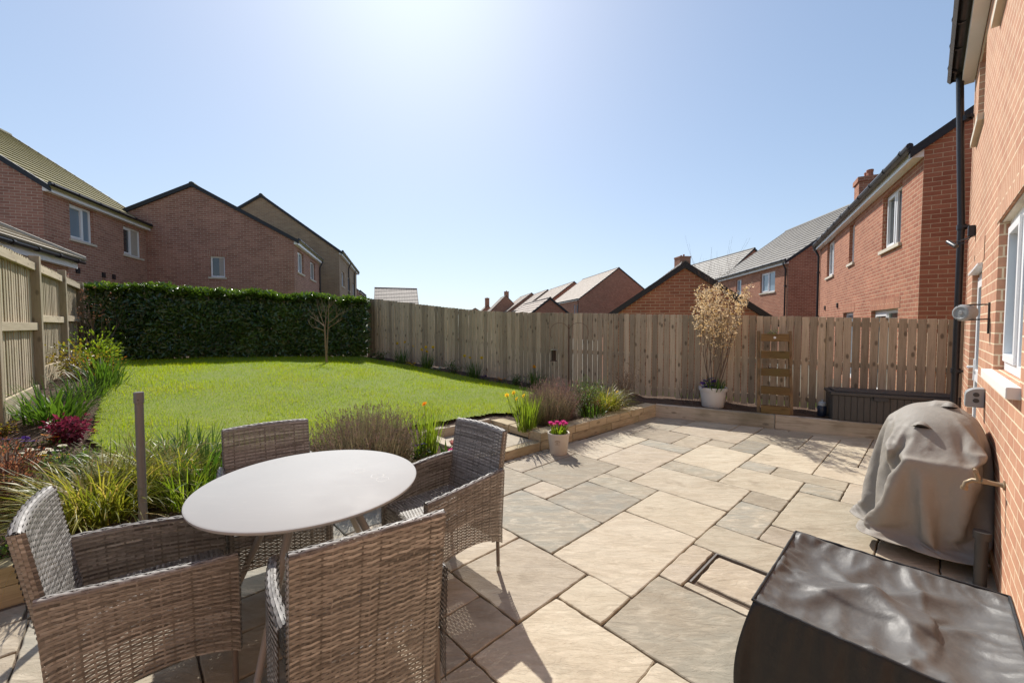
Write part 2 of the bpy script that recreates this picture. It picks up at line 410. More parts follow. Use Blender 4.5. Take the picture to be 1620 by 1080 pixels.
def T(px,py):
    """point where the pixel's ray meets the garden ground"""
    r=ray(px,py); o=Vector((0,0,CAMH)); t=.5
    for i in range(4000):
        p=o+r*t
        if p.z<=gz(p.x,p.y): return Vector((p.x,p.y,gz(p.x,p.y)))
        t+=.005
    return o+r*t
# ------------------------------------------------------------------ ground sheets
def sheet(name,poly,z,mat,kind='structure'):
    b=MB(); b.face([(p[0],p[1],z) for p in poly],[(p[0],p[1]) for p in poly]); o=b.build(name,mat); o['kind']=kind; return o
m,nt,b=newmat('rough_grass'); v=coords(nt); n=noise_(nt,v,.6,6); n2=noise_(nt,v,30,4)
lk(nt,mixc(nt,.6,mixc(nt,n,(.20,.30,.02),(.30,.38,.05)),mixc(nt,n2,(.5,.5,.5),(1.4,1.4,1.3)),'MULTIPLY'),b.inputs['Base Color']); b.inputs['Roughness'].default_value=.9; M['rough_grass']=m
m,nt,b=newmat('estate_ground'); v=coords(nt); n=noise_(nt,v,.15,6); n2=noise_(nt,v,20,4)
lk(nt,mixc(nt,.5,mixc(nt,n,(.075,.075,.052),(.11,.105,.078)),mixc(nt,n2,(.6,.6,.6),(1.3,1.3,1.3)),'MULTIPLY'),b.inputs['Base Color']); b.inputs['Roughness'].default_value=.9; M['estate_ground']=m
sheet('ground',[(-600,-600),(600,-600),(600,1500),(-600,1500)],-.07,M['estate_ground'])
sheet('grass_verge',[(q.x,q.y) for q in (fl(-14,FDIST+.02),fl(3.58,FDIST+.02),fl(3.58,FDIST+2.6),fl(-14,FDIST+3.4))],-.055,M['rough_grass'])
m,nt,b=newmat('pale_gravel'); v=coords(nt); n=noise_(nt,v,1.2,5); n2=noise_(nt,v,70,3)
lk(nt,mixc(nt,.7,mixc(nt,n,(.40,.36,.30),(.52,.47,.40)),mixc(nt,n2,(.5,.5,.5),(1.3,1.3,1.3)),'MULTIPLY'),b.inputs['Base Color']); b.inputs['Roughness'].default_value=.9; M['pale_gravel']=m
_a=fl(3.6,8.05); _b=fl(9,8.05); _c=fl(9,17); _d=fl(3.6,17)
sheet('driveway',[(p.x,p.y) for p in (_a,_b,_c,_d)],-.05,M['pale_gravel'])
# ------------------------------------------------------------------ soil
m,nt,b=newmat('garden_soil'); v=coords(nt); n=noise_(nt,v,3,6); n2=noise_(nt,v,28,5,.7); n3=noise_(nt,v,90,3)
cc=mixc(nt,n,(.085,.05,.033),(.16,.105,.07)); cc=mixc(nt,.85,cc,mixc(nt,n2,(.35,.35,.35),(1.7,1.6,1.5)),'MULTIPLY')
lk(nt,mixc(nt,ramp(nt,n3,[(.62,0.0),(.72,.6)]),cc,(.34,.25,.17)),b.inputs['Base Color']); b.inputs['Roughness'].default_value=.95
bump(nt,b,math_(nt,'ADD',n2,math_(nt,'MULTIPLY',n3,.5)),1.0,.05); M['soil']=m
def inside(p,poly):
    x,y=p; c=False; j=len(poly)-1
    for i in range(len(poly)):
        xi,yi=poly[i]; xj,yj=poly[j]
        if (yi>y)!=(yj>y) and x<(xj-xi)*(y-yi)/(yj-yi)+xi: c=not c
        j=i
    return c
def grid_surface(name,poly,step,zf,mat,jit=0.0,kind='structure',smooth=180):
    xs=[p[0] for p in poly]; ys=[p[1] for p in poly]; V={}; co=[]; F=[]
    nx=int((max(xs)-min(xs))/step)+2; ny=int((max(ys)-min(ys))/step)+2; x0=min(xs)-step; y0=min(ys)-step
    def vid(i,j):
        if (i,j) not in V:
            x=x0+i*step+random.uniform(-jit,jit); y=y0+j*step+random.uniform(-jit,jit); V[(i,j)]=len(co); co.append((x,y,zf(x,y)))
        return V[(i,j)]
    for i in range(nx):
        for j in range(ny):
            if inside((x0+(i+.5)*step,y0+(j+.5)*step),poly): F.append((vid(i,j),vid(i+1,j),vid(i+1,j+1),vid(i,j+1)))
    o=np_mesh(name,co,F,np.full(len(F),.5),mat,None,smooth); o['kind']=kind; return o
LF0=Vector((-6.49,5.5,0)); LFD=Vector((math.sin(R(-40.5)),math.cos(R(-40.5)),0)); LFN=Vector((LFD.y,-LFD.x,0))   # left fence; LFN points into the garden
HC=fl(-9.16,FDIST)                               # corner of hedge and back fence
LC=LF0+LFD*3.66                                  # corner of left fence and hedge
# notch for the step
NS0,NS1,NE=-.75+.0,.26,1.0
NS1=(Vector(G(835,705,.0))-WA).dot(WD)-.0; NS0=NS1-1.02
SW=.12                                            # sleeper thickness
soil_poly=[wl(-9,SW*.5),wl(NS0-.02,SW*.5),wl(NS0-.02,NE+.05),wl(NS1+.02,NE+.05),wl(NS1+.02,SW*.5),wl((WB-WA).dot(WD)+.02,.02),fl(2.6+.5,SDIST+.06),fl(5.2,SDIST+.06),fl(5.2,FDIST+.35),HC+FN*.3,HC+Vector((-.9,1.2,0)),LC+Vector((-.5,1.0,0)),LC-LFN*.6,LF0-LFD*5-LFN*.6]
soil_poly=[(p.x,p.y) for p in soil_poly]
soil=grid_surface('soil_bed',soil_poly,.07,gzb,M['soil'],.012)
# ------------------------------------------------------------------ lawn
lawn_px=[(192,571),(300,569),(420,567),(520,566),(568,565)]
def fence_off(px,off):
    k=(px-810)/FPX; d=(FDIST-off)/(FN.x*k+FN.y); return Vector((k*d,d,0))
lawn_front=[wl(NS1+.14,NE+.10),wl(NS0-.05,NE+.17),wl(NS0-.6,1.12),wl(NS0-1.6,1.1),wl(NS0-2.6,1.05)]
lawn_left=[T(143,702),T(150,672),T(160,640),T(172,610)]
lp=[T(*p) for p in lawn_px]+[fence_off(606,.62),fence_off(690,.58),fence_off(770,.62),fence_off(815,.66),fence_off(850,.80)]+[T(838,634),wl(NS1+.42,NE-.05)]+lawn_front+lawn_left
lawn_poly=[(p.x,p.y) for p in lp]
def lawn_z(x,y): return gz(x,y)+.042+.018*noise.noise(Vector((x*.9,y*.9,7)))
m,nt,b=newmat('lawn_turf'); v=coords(nt); n=noise_(nt,v,1.6,6); n2=noise_(nt,v,45,4)
lk(nt,mixc(nt,.7,mixc(nt,n,(.12,.175,.010),(.22,.25,.02)),mixc(nt,n2,(.45,.45,.45),(1.4,1.4,1.3)),'MULTIPLY'),b.inputs['Base Color']); b.inputs['Roughness'].default_value=.9; M['turf']=m
grid_surface('lawn',lawn_poly,.05,lawn_z,M['turf'],.014)
M['grass']=leaf_mat('grass_blade',(.145,.26,.004),(.39,.45,.006),trans=.55,rough=.6,spec=.12,trc=(1.5,1.5,.55),dead=(.34,.28,.10))
def make_grass():
    xs=[p[0] for p in lawn_poly]; ys=[p[1] for p in lawn_poly]
    Pn=[]; N=420000
    X=rng.uniform(min(xs),max(xs),N); Y=rng.uniform(min(ys),max(ys),N)
    # even cover on the ground, thinned with distance where blades fall below a pixel
    d=np.hypot(X,Y); keep=rng.random(N)<np.clip((5.2/d)**1.3,.25,1)
    X,Y,d=X[keep],Y[keep],d[keep]
    poly=lawn_poly; ins=np.zeros(len(X),bool); j=len(poly)-1
    for i in range(len(poly)):
        xi,yi=poly[i]; xj,yj=poly[j]
        if yi!=yj:
            c=((yi>Y)!=(yj>Y))&(X<(xj-xi)*(Y-yi)/(yj-yi)+xi); ins^=c
        j=i
    X,Y,d=X[ins],Y[ins],d[ins]; n=len(X)
    Z=np.array([lawn_z(x,y) for x,y in zip(X,Y)])-.008
    patch=np.array([noise.noise(Vector((x*1.1,y*1.1,2)))+.6*noise.noise(Vector((x*4.5,y*4.5,9))) for x,y in zip(X,Y)])
    az=rng.uniform(0,2*np.pi,n); ln=rng.uniform(.1,.9,n); L=rng.uniform(.02,.062,n)*(1+.55*np.clip(patch,-.6,.8)); W=.0036*(1+.10*np.maximum(d-4,0))
    P=np.stack([X,Y,Z],1); D=np.stack([np.cos(az)*np.sin(ln),np.sin(az)*np.sin(ln),np.cos(ln)],1); S=np.stack([-np.sin(az),np.cos(az),0*az],1)*W[:,None]*.5
    v=np.stack([P-S,P+S,P+D*L[:,None]],1).reshape(-1,3); f=np.arange(3*n).reshape(-1,3)
    t=np.clip(.42+.36*patch+rng.normal(0,.2,n),0,.88); t=np.where(rng.random(n)<.02,.97,t)
    o=np_mesh('lawn_grass',v,f,t,M['grass']); o['kind']='stuff'; return o
make_grass()
# ------------------------------------------------------------------ patio slabs
slabs=[(0,3,0,2),(0,2,-3,0),(2,4,-2,0),(4,5,-2,0),(2,3,-3,-2),(3,6,-4,-2),(1,3,-5,-3),(3,6,-5,-4),(6,8,-5,-3),(8,10,-5,-3),(6,9,-3,-1),(9,10,-3,-1),(5,6,-2,-1),
(5,7,-1,2),(3,5,0,2),(7,8,-1,1),(8,11,-1,1),(11,12,-1,0),(11,13,0,1),(10,12,-4,-2),(10,12,-2,-1),(10,12,-5,-4),(12,14,-5,-3),(12,14,-3,0),(13,16,0,2),(10,13,1,3),(13,16,2,3),(12,16,3,4),(10,12,3,5),
(9,10,1,2),(9,10,2,4),(7,9,1,3),(6,7,2,3),(4,6,2,3),(8,9,3,4),(8,10,4,6),(5,8,3,5),(4,5,3,5),(2.68,4,2,3.72),(1,2.68,2,2.5),(1,1.22,2.5,3.72),(1.34,2.56,2.62,3.72),(-1,1,2,4),(-1,0,1,2),(-2,0,-1,1),(-3,-1,1,3),(-3,-2,0,1),
(-2,0,-3,-1),(-4,-2,-2,0),(14,16,-5,-3),(14,16,-3,-1),(14,16,-1,0),(1,4,3.72,5),(-2,1,4,6),(0,1,-5,-3)]
tone={(0,2,-3,0):.93,(2,4,-2,0):.80,(3,6,-4,-2):.62,(9,10,-3,-1):.88,(10,12,-2,-1):.58,(7,8,-1,1):.7,(11,13,0,1):.86,(9,10,1,2):.84,(6,7,2,3):.60,(4,6,2,3):.90,(8,9,3,4):.92,(8,10,4,6):.48,(4,5,3,5):.52,
(5,8,3,5):.12,(0,3,0,2):.30,(-2,0,-1,1):.36,(-3,-1,1,3):.18,(-1,1,2,4):.66,(-1,0,1,2):.22,(2.68,4,2,3.72):.15,(10,13,1,3):.12,(8,11,-1,1):.2,(5,7,-1,2):.25,(3,5,0,2):.17,(7,9,1,3):.14,(2,3,-3,-2):.40,(4,5,-2,0):.7,(1.34,2.56,2.62,3.72):.55,(6,9,-3,-1):.5}
def fill_slabs():
    covered=set()
    for (a,b_,c,d) in slabs:
        for i in range(int(math.floor(a+.01)),int(math.ceil(b_-.01))):
            for j in range(int(math.floor(c+.01)),int(math.ceil(d-.01))): covered.add((i,j))
    rr=random.Random(4); out=[]
    for i in range(-14,18):
        for j in range(-5,9):
            if (i,j) in covered: continue
            for (w,h) in rr.choice([[(2,2),(2,1),(1,2),(1,1)],[(3,2),(2,2),(1,2),(1,1)],[(2,3),(2,1),(1,1)],[(2,1),(1,1)]]):
                cs=[(i+x,j+y) for x in range(w) for y in range(h)]
                if all(c_ not in covered and c_[0]<18 and c_[1]<9 for c_ in cs):
                    covered.update(cs); out.append((i,i+w,j,j+h)); break
    return out
def make_patio():
    b=MB(); rr=random.Random(8)
    def slab(a,b_,c,d,t,gap=.0045,z=0.0):
        P=[]; q=.0016
        a+=gap/CU*rr.uniform(.7,1.4); b_-=gap/CU*rr.uniform(.7,1.4); c+=gap/CV*rr.uniform(.7,1.4); d-=gap/CV*rr.uniform(.7,1.4)
        cs=[(a,c),(b_,c),(b_,d),(a,d)]
        for k in range(4):
            p0=cs[k]; p1=cs[(k+1)%4]; L=math.hypot((p1[0]-p0[0])*CU,(p1[1]-p0[1])*CV); n=max(2,int(L/.045))
            for i in range(n):
                f=i/n; jx=rr.gauss(0,q)/CU; jy=rr.gauss(0,q)/CV
                if i==0: jx=(.004/CU)*(1 if k in(0,3) else -1); jy=(.004/CV)*(1 if k in (0,1) else -1)
                P.append((p0[0]+(p1[0]-p0[0])*f+jx,p0[1]+(p1[1]-p0[1])*f+jy))
        z+=rr.uniform(-.0015,.0015); tl=(rr.gauss(0,.0012),rr.gauss(0,.0012)); cx=(a+b_)/2; cy=(c+d)/2
        def zz(p): return z+tl[0]*(p[0]-cx)+tl[1]*(p[1]-cy)
        b.tint=t
        inn=[(cx+(p[0]-cx)*(1-.005/CU/max(.3,abs(b_-a)/2)),cy+(p[1]-cy)*(1-.005/CV/max(.3,abs(d-c)/2))) for p in P]
        top=[cell(p[0],p[1],zz(p)) for p in inn]; ed=[cell(p[0],p[1],zz(p)-.004) for p in P]; bt=[cell(p[0],p[1],-.035) for p in P]
        n=len(P); V=top+ed+bt; F=[tuple(range(n))][:1]
        F=[tuple(reversed(range(n)))]
        for i in range(n):
            j=(i+1)%n; F.append((i,j,n+j,n+i)); F.append((n+i,n+j,2*n+j,2*n+i))
        b.mesh(V,F)
    for s in slabs: slab(*s,tone.get(s,rr.choice([.1,.15,.2,.25,.3,.35,.42,.5,.65]))+rr.uniform(-.03,.03))
    for s in fill_slabs(): slab(*s,rr.choice([.1,.18,.25,.33,.4,.55,.75,.88]))
    # small setts between the slabs and the raised beds
    for k in range(70):
        s0=-6+k*.118*1.0; v0=-5.02-(s0*.0287/.304)*0
        p0=wl(s0-.9,-.012); 
        u=(p0-PO).dot(UP)/CU; vv=(p0-PO).dot(VP)/CV
        if vv<-5.0-.05: slab(u,u+.37,max(vv+.02,-5.62),-5.01,rr.choice([.15,.3,.5,.7,.9]),.004,-.003)
    return b
m,nt,b=newmat('sandstone_paving'); t=attr(nt); co=nt.nodes.new('ShaderNodeTexCoord')
off=nt.nodes.new('ShaderNodeCombineXYZ')
for i,kk in enumerate((91.0,57.0,23.0)): lk(nt,math_(nt,'MULTIPLY',t,kk),off.inputs[i])
mp=nt.nodes.new('ShaderNodeMapping'); mp.inputs['Rotation'].default_value=(0,0,R(28)); mp.inputs['Scale'].default_value=(1.1,3.4,1); lk(nt,co.outputs['Object'],mp.inputs[0])
ad=nt.nodes.new('ShaderNodeVectorMath'); ad.operation='ADD'; lk(nt,mp.outputs[0],ad.inputs[0]); lk(nt,off.outputs[0],ad.inputs[1]); v=ad.outputs[0]
n1=noise_(nt,v,1.5,6,.6,1.2); n2=noise_(nt,v,6,8,.68,.8); n3=noise_(nt,co.outputs['Object'],60,4)
base=ramp(nt,t,[(.0,(.515,.45,.335)),(.22,(.49,.43,.325)),(.42,(.455,.39,.305)),(.55,(.39,.33,.25)),(.68,(.34,.31,.24)),(.85,(.325,.31,.26)),(1.0,(.24,.232,.19))])
cc=mixc(nt,ramp(nt,n1,[(.38,0.0),(.62,.55)]),base,(.37,.30,.21))
cc=mixc(nt,ramp(nt,n2,[(.5,0.0),(.64,.5)]),cc,(.51,.445,.345))
cc=mixc(nt,.65,cc,mixc(nt,n2,(.58,.57,.56),(1.36,1.34,1.30)),'MULTIPLY')
cc=mixc(nt,.5,cc,mixc(nt,n3,(.8,.8,.8),(1.2,1.2,1.2)),'MULTIPLY')
bv=maprange(nt,math_(nt,'SINE',math_(nt,'MULTIPLY',t,411.0)),-1,1,.84,1.13); cmb=nt.nodes.new('ShaderNodeCombineColor')
for i in range(3): lk(nt,bv,cmb.inputs[i])
cc=mixc(nt,1.0,cc,cmb.outputs[0],'MULTIPLY')
st=noise_(nt,co.outputs['Object'],3.2,5,.6); cc=mixc(nt,ramp(nt,st,[(.57,0.0),(.70,.45)]),cc,(.21,.165,.11))
lk(nt,cc,b.inputs['Base Color']); b.inputs['Roughness'].default_value=.72; b.inputs['Specular IOR Level'].default_value=.3
rip=nt.nodes.new('ShaderNodeTexNoise'); rip.inputs['Scale'].default_value=4.5; rip.inputs['Detail'].default_value=7; rip.inputs['Distortion'].default_value=1.5; lk(nt,v,rip.inputs['Vector'])
stp=ramp(nt,rip.outputs['Fac'],[(.40,0.0),(.42,.35),(.50,.42),(.515,.7),(.60,.75),(.612,1.0)])
h=math_(nt,'ADD',math_(nt,'MULTIPLY',stp,.6),math_(nt,'ADD',math_(nt,'MULTIPLY',n2,.6),math_(nt,'MULTIPLY',n3,.10)))
bump(nt,b,h,.55,.008); M['sandstone']=m
patio=make_patio().build('patio',M['sandstone'],smooth=25); patio['kind']='structure'
m,nt,b=newmat('joint_mortar'); v=coords(nt); n=noise_(nt,v,5,5); n2=noise_(nt,v,120,3)
lk(nt,mixc(nt,n2,mixc(nt,n,(.05,.034,.024),(.13,.09,.06)),(.17,.125,.085)),b.inputs['Base Color']); b.inputs['Roughness'].default_value=.95; bump(nt,b,n2,.8,.01); M['mortar']=m
sheet('patio_bed',[(p.x,p.y) for p in (cell(-15,-6.2),cell(18,-6.2),cell(18,10),cell(-15,10))],-.015,M['mortar'])
# steel frame of the recessed inspection cover
b=MB()
for (a,b_,c,d) in ((1.25,2.66,2.54,2.575),(2.645,2.66,2.575,3.72)):
    P=[cell(a,c),cell(b_,c),cell(b_,d),cell(a,d)]
    b.mesh([p+Vector((0,0,-.03)) for p in P]+[p+Vector((0,0,.0005)) for p in P],[(0,1,5,4),(1,2,6,5),(2,3,7,6),(3,0,4,7),(4,5,6,7)])
tag(b.build('inspection_cover',simple('worn_steel_frame',(.26,.235,.205),.45,metal=.6,var=.4,scale=30)),'thin dark steel frame of a recessed manhole cover among the paving slabs','manhole cover')
# ------------------------------------------------------------------ retaining walls and step
M['sleeper']=wood_mat('sleeper_wood',(.50,.40,.26),(.29,.215,.13),.6,'X',.85,green=(.22,.20,.085),tintamt=.22)
M['sleeper_pale']=wood_mat('pale_sleeper',(.50,.425,.325),(.27,.215,.15),.6,'X',.88,green=(.19,.165,.105),tintamt=.15)
def beam(parent,name,p0,p1,nrm,thick,z0,z1,mat,tint,gap=.003):
    """a beam from p0 to p1 whose front face lies on the line; local x runs along it"""
    d=(p1-p0); L=d.length; a=math.atan2(d.y,d.x)
    b=MB(); b.tint=tint; sgn=1 if Vector((-math.sin(a),math.cos(a),0)).dot(nrm)>0 else -1
    n=max(2,int(L/.12)); V=[];F=[]
    for i in range(n+1):
        x=gap+(L-2*gap)*i/n; j=lambda: random.uniform(-.002,.002)
        V+=[(x,j(),z0),(x,sgn*thick,z0),(x,sgn*thick,z1+j()),(x,j(),z1+j())]
    for i in range(n):
        for k in range(4): F.append((i*4+k,i*4+(k+1)%4,(i+1)*4+(k+1)%4,(i+1)*4+k))
    F+=[(0,1,2,3),(n*4+3,n*4+2,n*4+1,n*4)]
    b.mesh(V,F)
    o=b.build(name,mat,parent,smooth=30,bevel=.006); o.location=(p0.x,p0.y,0); o.rotation_euler=(0,0,a); return o
def sleeper_run(root,pa,pb,nrm,thick,z0,z1,lens,mat,name='sleeper'):
    d=(pb-pa); L=d.length; d.normalize(); s=0; i=0
    while s<L-.02:
        l=min(lens[i%len(lens)],L-s)
        if L-s-l<.15: l=L-s
        beam(root,name,pa+d*s,pa+d*(s+l),nrm,thick,z0,z1,mat,random.random()); s+=l; i+=1
SE=(WB-WA).dot(WD)
rw=empty('retaining_wall',wl(NS1,0),0,'low honey coloured sleeper wall of two courses holding the flower bed beyond the tulip pot','retaining wall')
rw.location=(0,0,0)
sleeper_run(rw,wl(NS1,0),wl(SE,0),WN,.10,-.02,.095,[.62,.9,.75,.5],M['sleeper'])
sleeper_run(rw,wl(NS1,0),wl(SE,0),WN,.20,.098,.205,[.32,.36,.30,.42,.34],M['sleeper'])
sleeper_run(rw,wl(NS1,.205),wl(NS1,NE+.2),-WD,-.20,.105,.205,[.40,.42],M['sleeper'])
lw=empty('retaining_wall',(0,0,0),0,'weathered greenish timber sleeper wall behind the wicker chairs, holding the sedge bed','retaining wall')
sleeper_run(lw,wl(-9,0),wl(NS0,0),WN,.12,-.02,.10,[2.4,1.9,2.2],M['sleeper'])
sleeper_run(lw,wl(-9,0),wl(NS0,0),WN,.14,.103,.215,[1.9,2.4,2.1],M['sleeper'])
st=empty('garden_step',(0,0,0),0,'broad garden step of pale timber and stone leading from patio up to lawn','step')
beam(st,'riser',wl(NS0,.003),wl(NS1-.004,.003),WN,.12,-.02,.095,M['sleeper'],.4)
b=MB(); b.tint=.3; P=[wl(NS0+.005,.124),wl(NS1-.01,.124),wl(NS1-.01,NE-.005),wl(NS0+.005,NE-.005)]
b.mesh([p+Vector((0,0,.0)) for p in P]+[p+Vector((0,0,.098)) for p in P],[(0,1,5,4),(1,2,6,5),(2,3,7,6),(3,0,4,7),(4,5,6,7)])
b.build('tread',M['sandstone'],st,bevel=.004)
sleeper_run(st,wl(NS0-.16,NE),wl(NS1+.0,NE),WN,.18,.08,.215,[.62,.7],M['sleeper_pale'],'back_sleeper')
sleeper_run(st,wl(NS0-.005,.145),wl(NS0-.005,NE-.003),-WD,.14,.098,.212,[.85],M['sleeper_pale'],'side_sleeper')
bw=empty('retaining_wall',(0,0,0),0,'single grey brown timber sleeper kerb along the foot of the bed under the back fence','retaining wall')
t0=FD.dot(WB)
sleeper_run(bw,WB+FD*.0,WB+FD*4.2,FN,.11,-.02,.205,[1.72,2.4],M['sleeper_pale'])
# ------------------------------------------------------------------ back fence
M['fence_wood']=wood_mat('fence_board',(.49,.395,.28),(.33,.255,.17),.8,'Z',.88,tintamt=.36)
M['fence_left']=wood_mat('fence_board_pale',(.50,.42,.30),(.35,.29,.20),.5,'Z',.88,green=(.36,.32,.19),tintamt=.25)
M['rail_left']=wood_mat('fence_rail_pale',(.56,.47,.33),(.41,.33,.22),.5,'X',.88,tintamt=.15)
M['post_left']=wood_mat('fence_post_pale',(.40,.33,.235),(.27,.215,.145),.6,'Z',.88,green=(.30,.275,.15),tintamt=.2)
def tpx(px,dist=FDIST):
    k=(px-810)/FPX; d=dist/(FN.x*k+FN.y); return FD.x*k*d+FD.y*d, d
FT0=tpx(581)[0]; FT1=tpx(1516)[0]
topk=[(585,472),(640,478),(700,485.5),(750,490.5),(800,493.5),(850,494.5),(900,495),(1030,497),(1250,500.5),(1400,503),(1516,505.5)]
topz=[]
for px,py in topk:
    t_,d_=tpx(px); topz.append((t_,Dp(px,py,d_).z))
def ftop(t):
    if t<=topz[0][0]: return topz[0][1]
    for (a,za),(b_,zb) in zip(topz,topz[1:]):
        if t<=b_: return za+(zb-za)*(t-a)/(b_-a)
    return topz[-1][1]
fence=empty('garden_fence',(0,0,0),0,'brown close boarded timber fence along the back of the garden, stepping down to the house','fence')
FA=math.atan2(FD.y,FD.x)
def fence_bay(ta,tb,gap,zlow):
    b=MB(); pitch=.108; n=max(1,round((tb-ta)/pitch)); pitch=(tb-ta)/n; base=fl(ta)
    Ml=Matrix.Identity(4)
    for i in range(n):
        x0=i*pitch+gap/2; x1=(i+1)*pitch-gap/2; t=ta+(i+.5)*pitch; p=fl(t)
        zt=ftop(t)+random.uniform(-.006,.006); zb=max(gz(p.x,p.y) if t<2.4 else .2,.2)+zlow+random.uniform(-.012,.012)
        b.tint=random.random(); y=random.uniform(-.0015,.0015); sk=random.uniform(-.003,.003)
        V=[(x0,y,zb),(x1,y,zb),(x1,y+.012,zb),(x0,y+.012,zb),(x0+sk,y,zt),(x1+sk,y,zt+random.uniform(-.003,.003)),(x1+sk,y+.012,zt),(x0+sk,y+.012,zt)]
        b.mesh(V,[(0,3,2,1),(4,5,6,7),(0,1,5,4),(1,2,6,5),(2,3,7,6),(3,0,4,7)])
    o=b.build('fence_panel',M['fence_wood'],fence,bevel=.002); o.location=(base.x,base.y,0); o.rotation_euler=(0,0,FA)
    for k,f in enumerate((.10,.52,.90)):
        pm=fl((ta+tb)/2); z0a=ftop(ta+.05); z0b=ftop(tb-.05); za=max(gz(*fl(ta).xy) if ta<2.4 else .2,.2)+zlow; zb=max(gz(*fl(tb).xy) if tb<2.4 else .2,.2)+zlow
        ca=z0a-.10 if k==0 else (za+z0a)/2 if k==1 else za+.14; cb=z0b-.10 if k==0 else (zb+z0b)/2 if k==1 else zb+.14
        r=MB(); r.tint=random.random(); L=tb-ta
        r.mesh([(0,.018,ca-.04),(L,.018,cb-.04),(L,.052,cb-.04),(0,.052,ca-.04),(0,.018,ca+.04),(L,.018,cb+.04),(L,.052,cb+.04),(0,.052,ca+.04)],[(0,3,2,1),(4,5,6,7),(0,1,5,4),(1,2,6,5),(2,3,7,6),(3,0,4,7)])
        ro=r.build('rail',M['fence_wood'],fence); ro.location=(base.x,base.y,0); ro.rotation_euler=(0,0,FA)
    r=MB(); r.tint=random.random(); p=fl(ta); r.box(-.05,.05,.054,.154,-.06,ftop(ta)-.04)
    ro=r.build('post',M['fence_wood'],fence); ro.location=(p.x,p.y,0); ro.rotation_euler=(0,0,FA)
nb=8; cuts=[FT0+(FT1-FT0)*i/nb for i in range(nb+1)]
for i in range(nb):
    mid=(cuts[i]+cuts[i+1])/2
    fence_bay(cuts[i],cuts[i+1],.007 if mid<-3 else .011 if mid<2.2 else (.017 if mid<3.2 else .034),.0 if mid<-2 else .012)
r=MB(); r.tint=.15; p=fl(FT1+.03); r.box(-.05,.05,-.04,.06,-.06,1.72); ro=r.build('post',M['post_left'],fence); ro.location=(p.x,p.y,0); ro.rotation_euler=(0,0,FA)
# ------------------------------------------------------------------ left fence
lfence=empty('garden_fence',(0,0,0),0,'sunlit pale timber fence with square posts and rails on the left of the garden','fence')
LA=math.atan2(LFD.y,LFD.x); LTOP=2.47
for k in range(-2,2):
    a=LF0+LFD*(1.83*k); zb=[.35,.48,.70,.76][k+2]
    b=MB(); x=.05
    while x<1.80:
        w=.118; b.tint=random.random(); y0=.030+random.uniform(-.002,.002)
        b.mesh([(x,y0,zb+.28),(x+w,y0+.008,zb+.28),(x+w,y0+.020,zb+.28),(x,y0+.012,zb+.28),(x,y0,LTOP-.02+random.uniform(-.004,.004)),(x+w,y0+.008,LTOP-.02),(x+w,y0+.020,LTOP-.02),(x,y0+.012,LTOP-.02)],[(0,3,2,1),(4,5,6,7),(0,1,5,4),(1,2,6,5),(2,3,7,6),(3,0,4,7)]); x+=.104
    o=b.build('fence_panel',M['fence_left'],lfence); o.location=(a.x,a.y,0); o.rotation_euler=(0,0,LA)
    for (z0,z1) in ((LTOP-.17,LTOP-.07),((zb+LTOP)/2+.02,(zb+LTOP)/2+.12)):
        r=MB(); r.tint=random.random(); r.box(.051,1.779,-.018,.026,z0,z1); o=r.build('rail',M['rail_left'],lfence,bevel=.004); o.location=(a.x,a.y,0); o.rotation_euler=(0,0,LA)
    for (z0,z1) in ((zb-.02,zb+.125),(zb+.128,zb+.275)):
        r=MB(); r.tint=random.random(); r.box(.051,1.779,-.012,.028,z0,z1); o=r.build('gravel_board',M['rail_left'],lfence,bevel=.003); o.location=(a.x,a.y,0); o.rotation_euler=(0,0,LA)
for k in range(-2,3):
    a=LF0+LFD*(1.83*k); r=MB(); r.tint=random.random(); r.box(-.048,.048,-.05,.046,.1,LTOP+.03 if k<2 else LTOP-.02)
    o=r.build('post',M['post_left'],lfence,bevel=.006); o.location=(a.x,a.y,0); o.rotation_euler=(0,0,LA)
# ------------------------------------------------------------------ building helpers (local x along the front, y into the house, z up)
def wall_face(mb, f, L, z0, z1, ops, depth=.09, x00=0.0):
    """f(x,y,z) -> local point; y is depth behind the face. ops: (x0,x1,z0,z1)"""
    xs=sorted(set([x00,L]+[o[0] for o in ops]+[o[1] for o in ops])); zs=sorted(set([z0,z1]+[o[2] for o in ops]+[o[3] for o in ops]))
    xs=[x for x in xs if x00-1e-6<=x<=L+1e-6]; zs=[z for z in zs if z0-1e-6<=z<=z1+1e-6]
    for xa,xb in zip(xs,xs[1:]):
        for za,zb in zip(zs,zs[1:]):
            cx=(xa+xb)/2; cz=(za+zb)/2
            if any(o[0]<cx<o[1] and o[2]<cz<o[3] for o in ops): continue
            mb.face([f(xa,0,za),f(xb,0,za),f(xb,0,zb),f(xa,0,zb)],[(xa,za),(xb,za),(xb,zb),(xa,zb)])
    for (a,b,c,d) in ops:
        mb.face([f(a,0,c),f(a,depth,c),f(a,depth,d),f(a,0,d)],[(a,c),(a+depth,c),(a+depth,d),(a,d)])
        mb.face([f(b,0,c),f(b,depth,c),f(b,depth,d),f(b,0,d)],[(b,c),(b+depth,c),(b+depth,d),(b,d)])
        mb.face([f(a,0,d),f(b,0,d),f(b,depth,d),f(a,depth,d)],[(a,d),(b,d),(b,d+depth),(a,d+depth)])
        mb.face([f(a,0,c),f(b,0,c),f(b,depth,c),f(a,depth,c)],[(a,c),(b,c),(b,c+depth),(a,c+depth)])
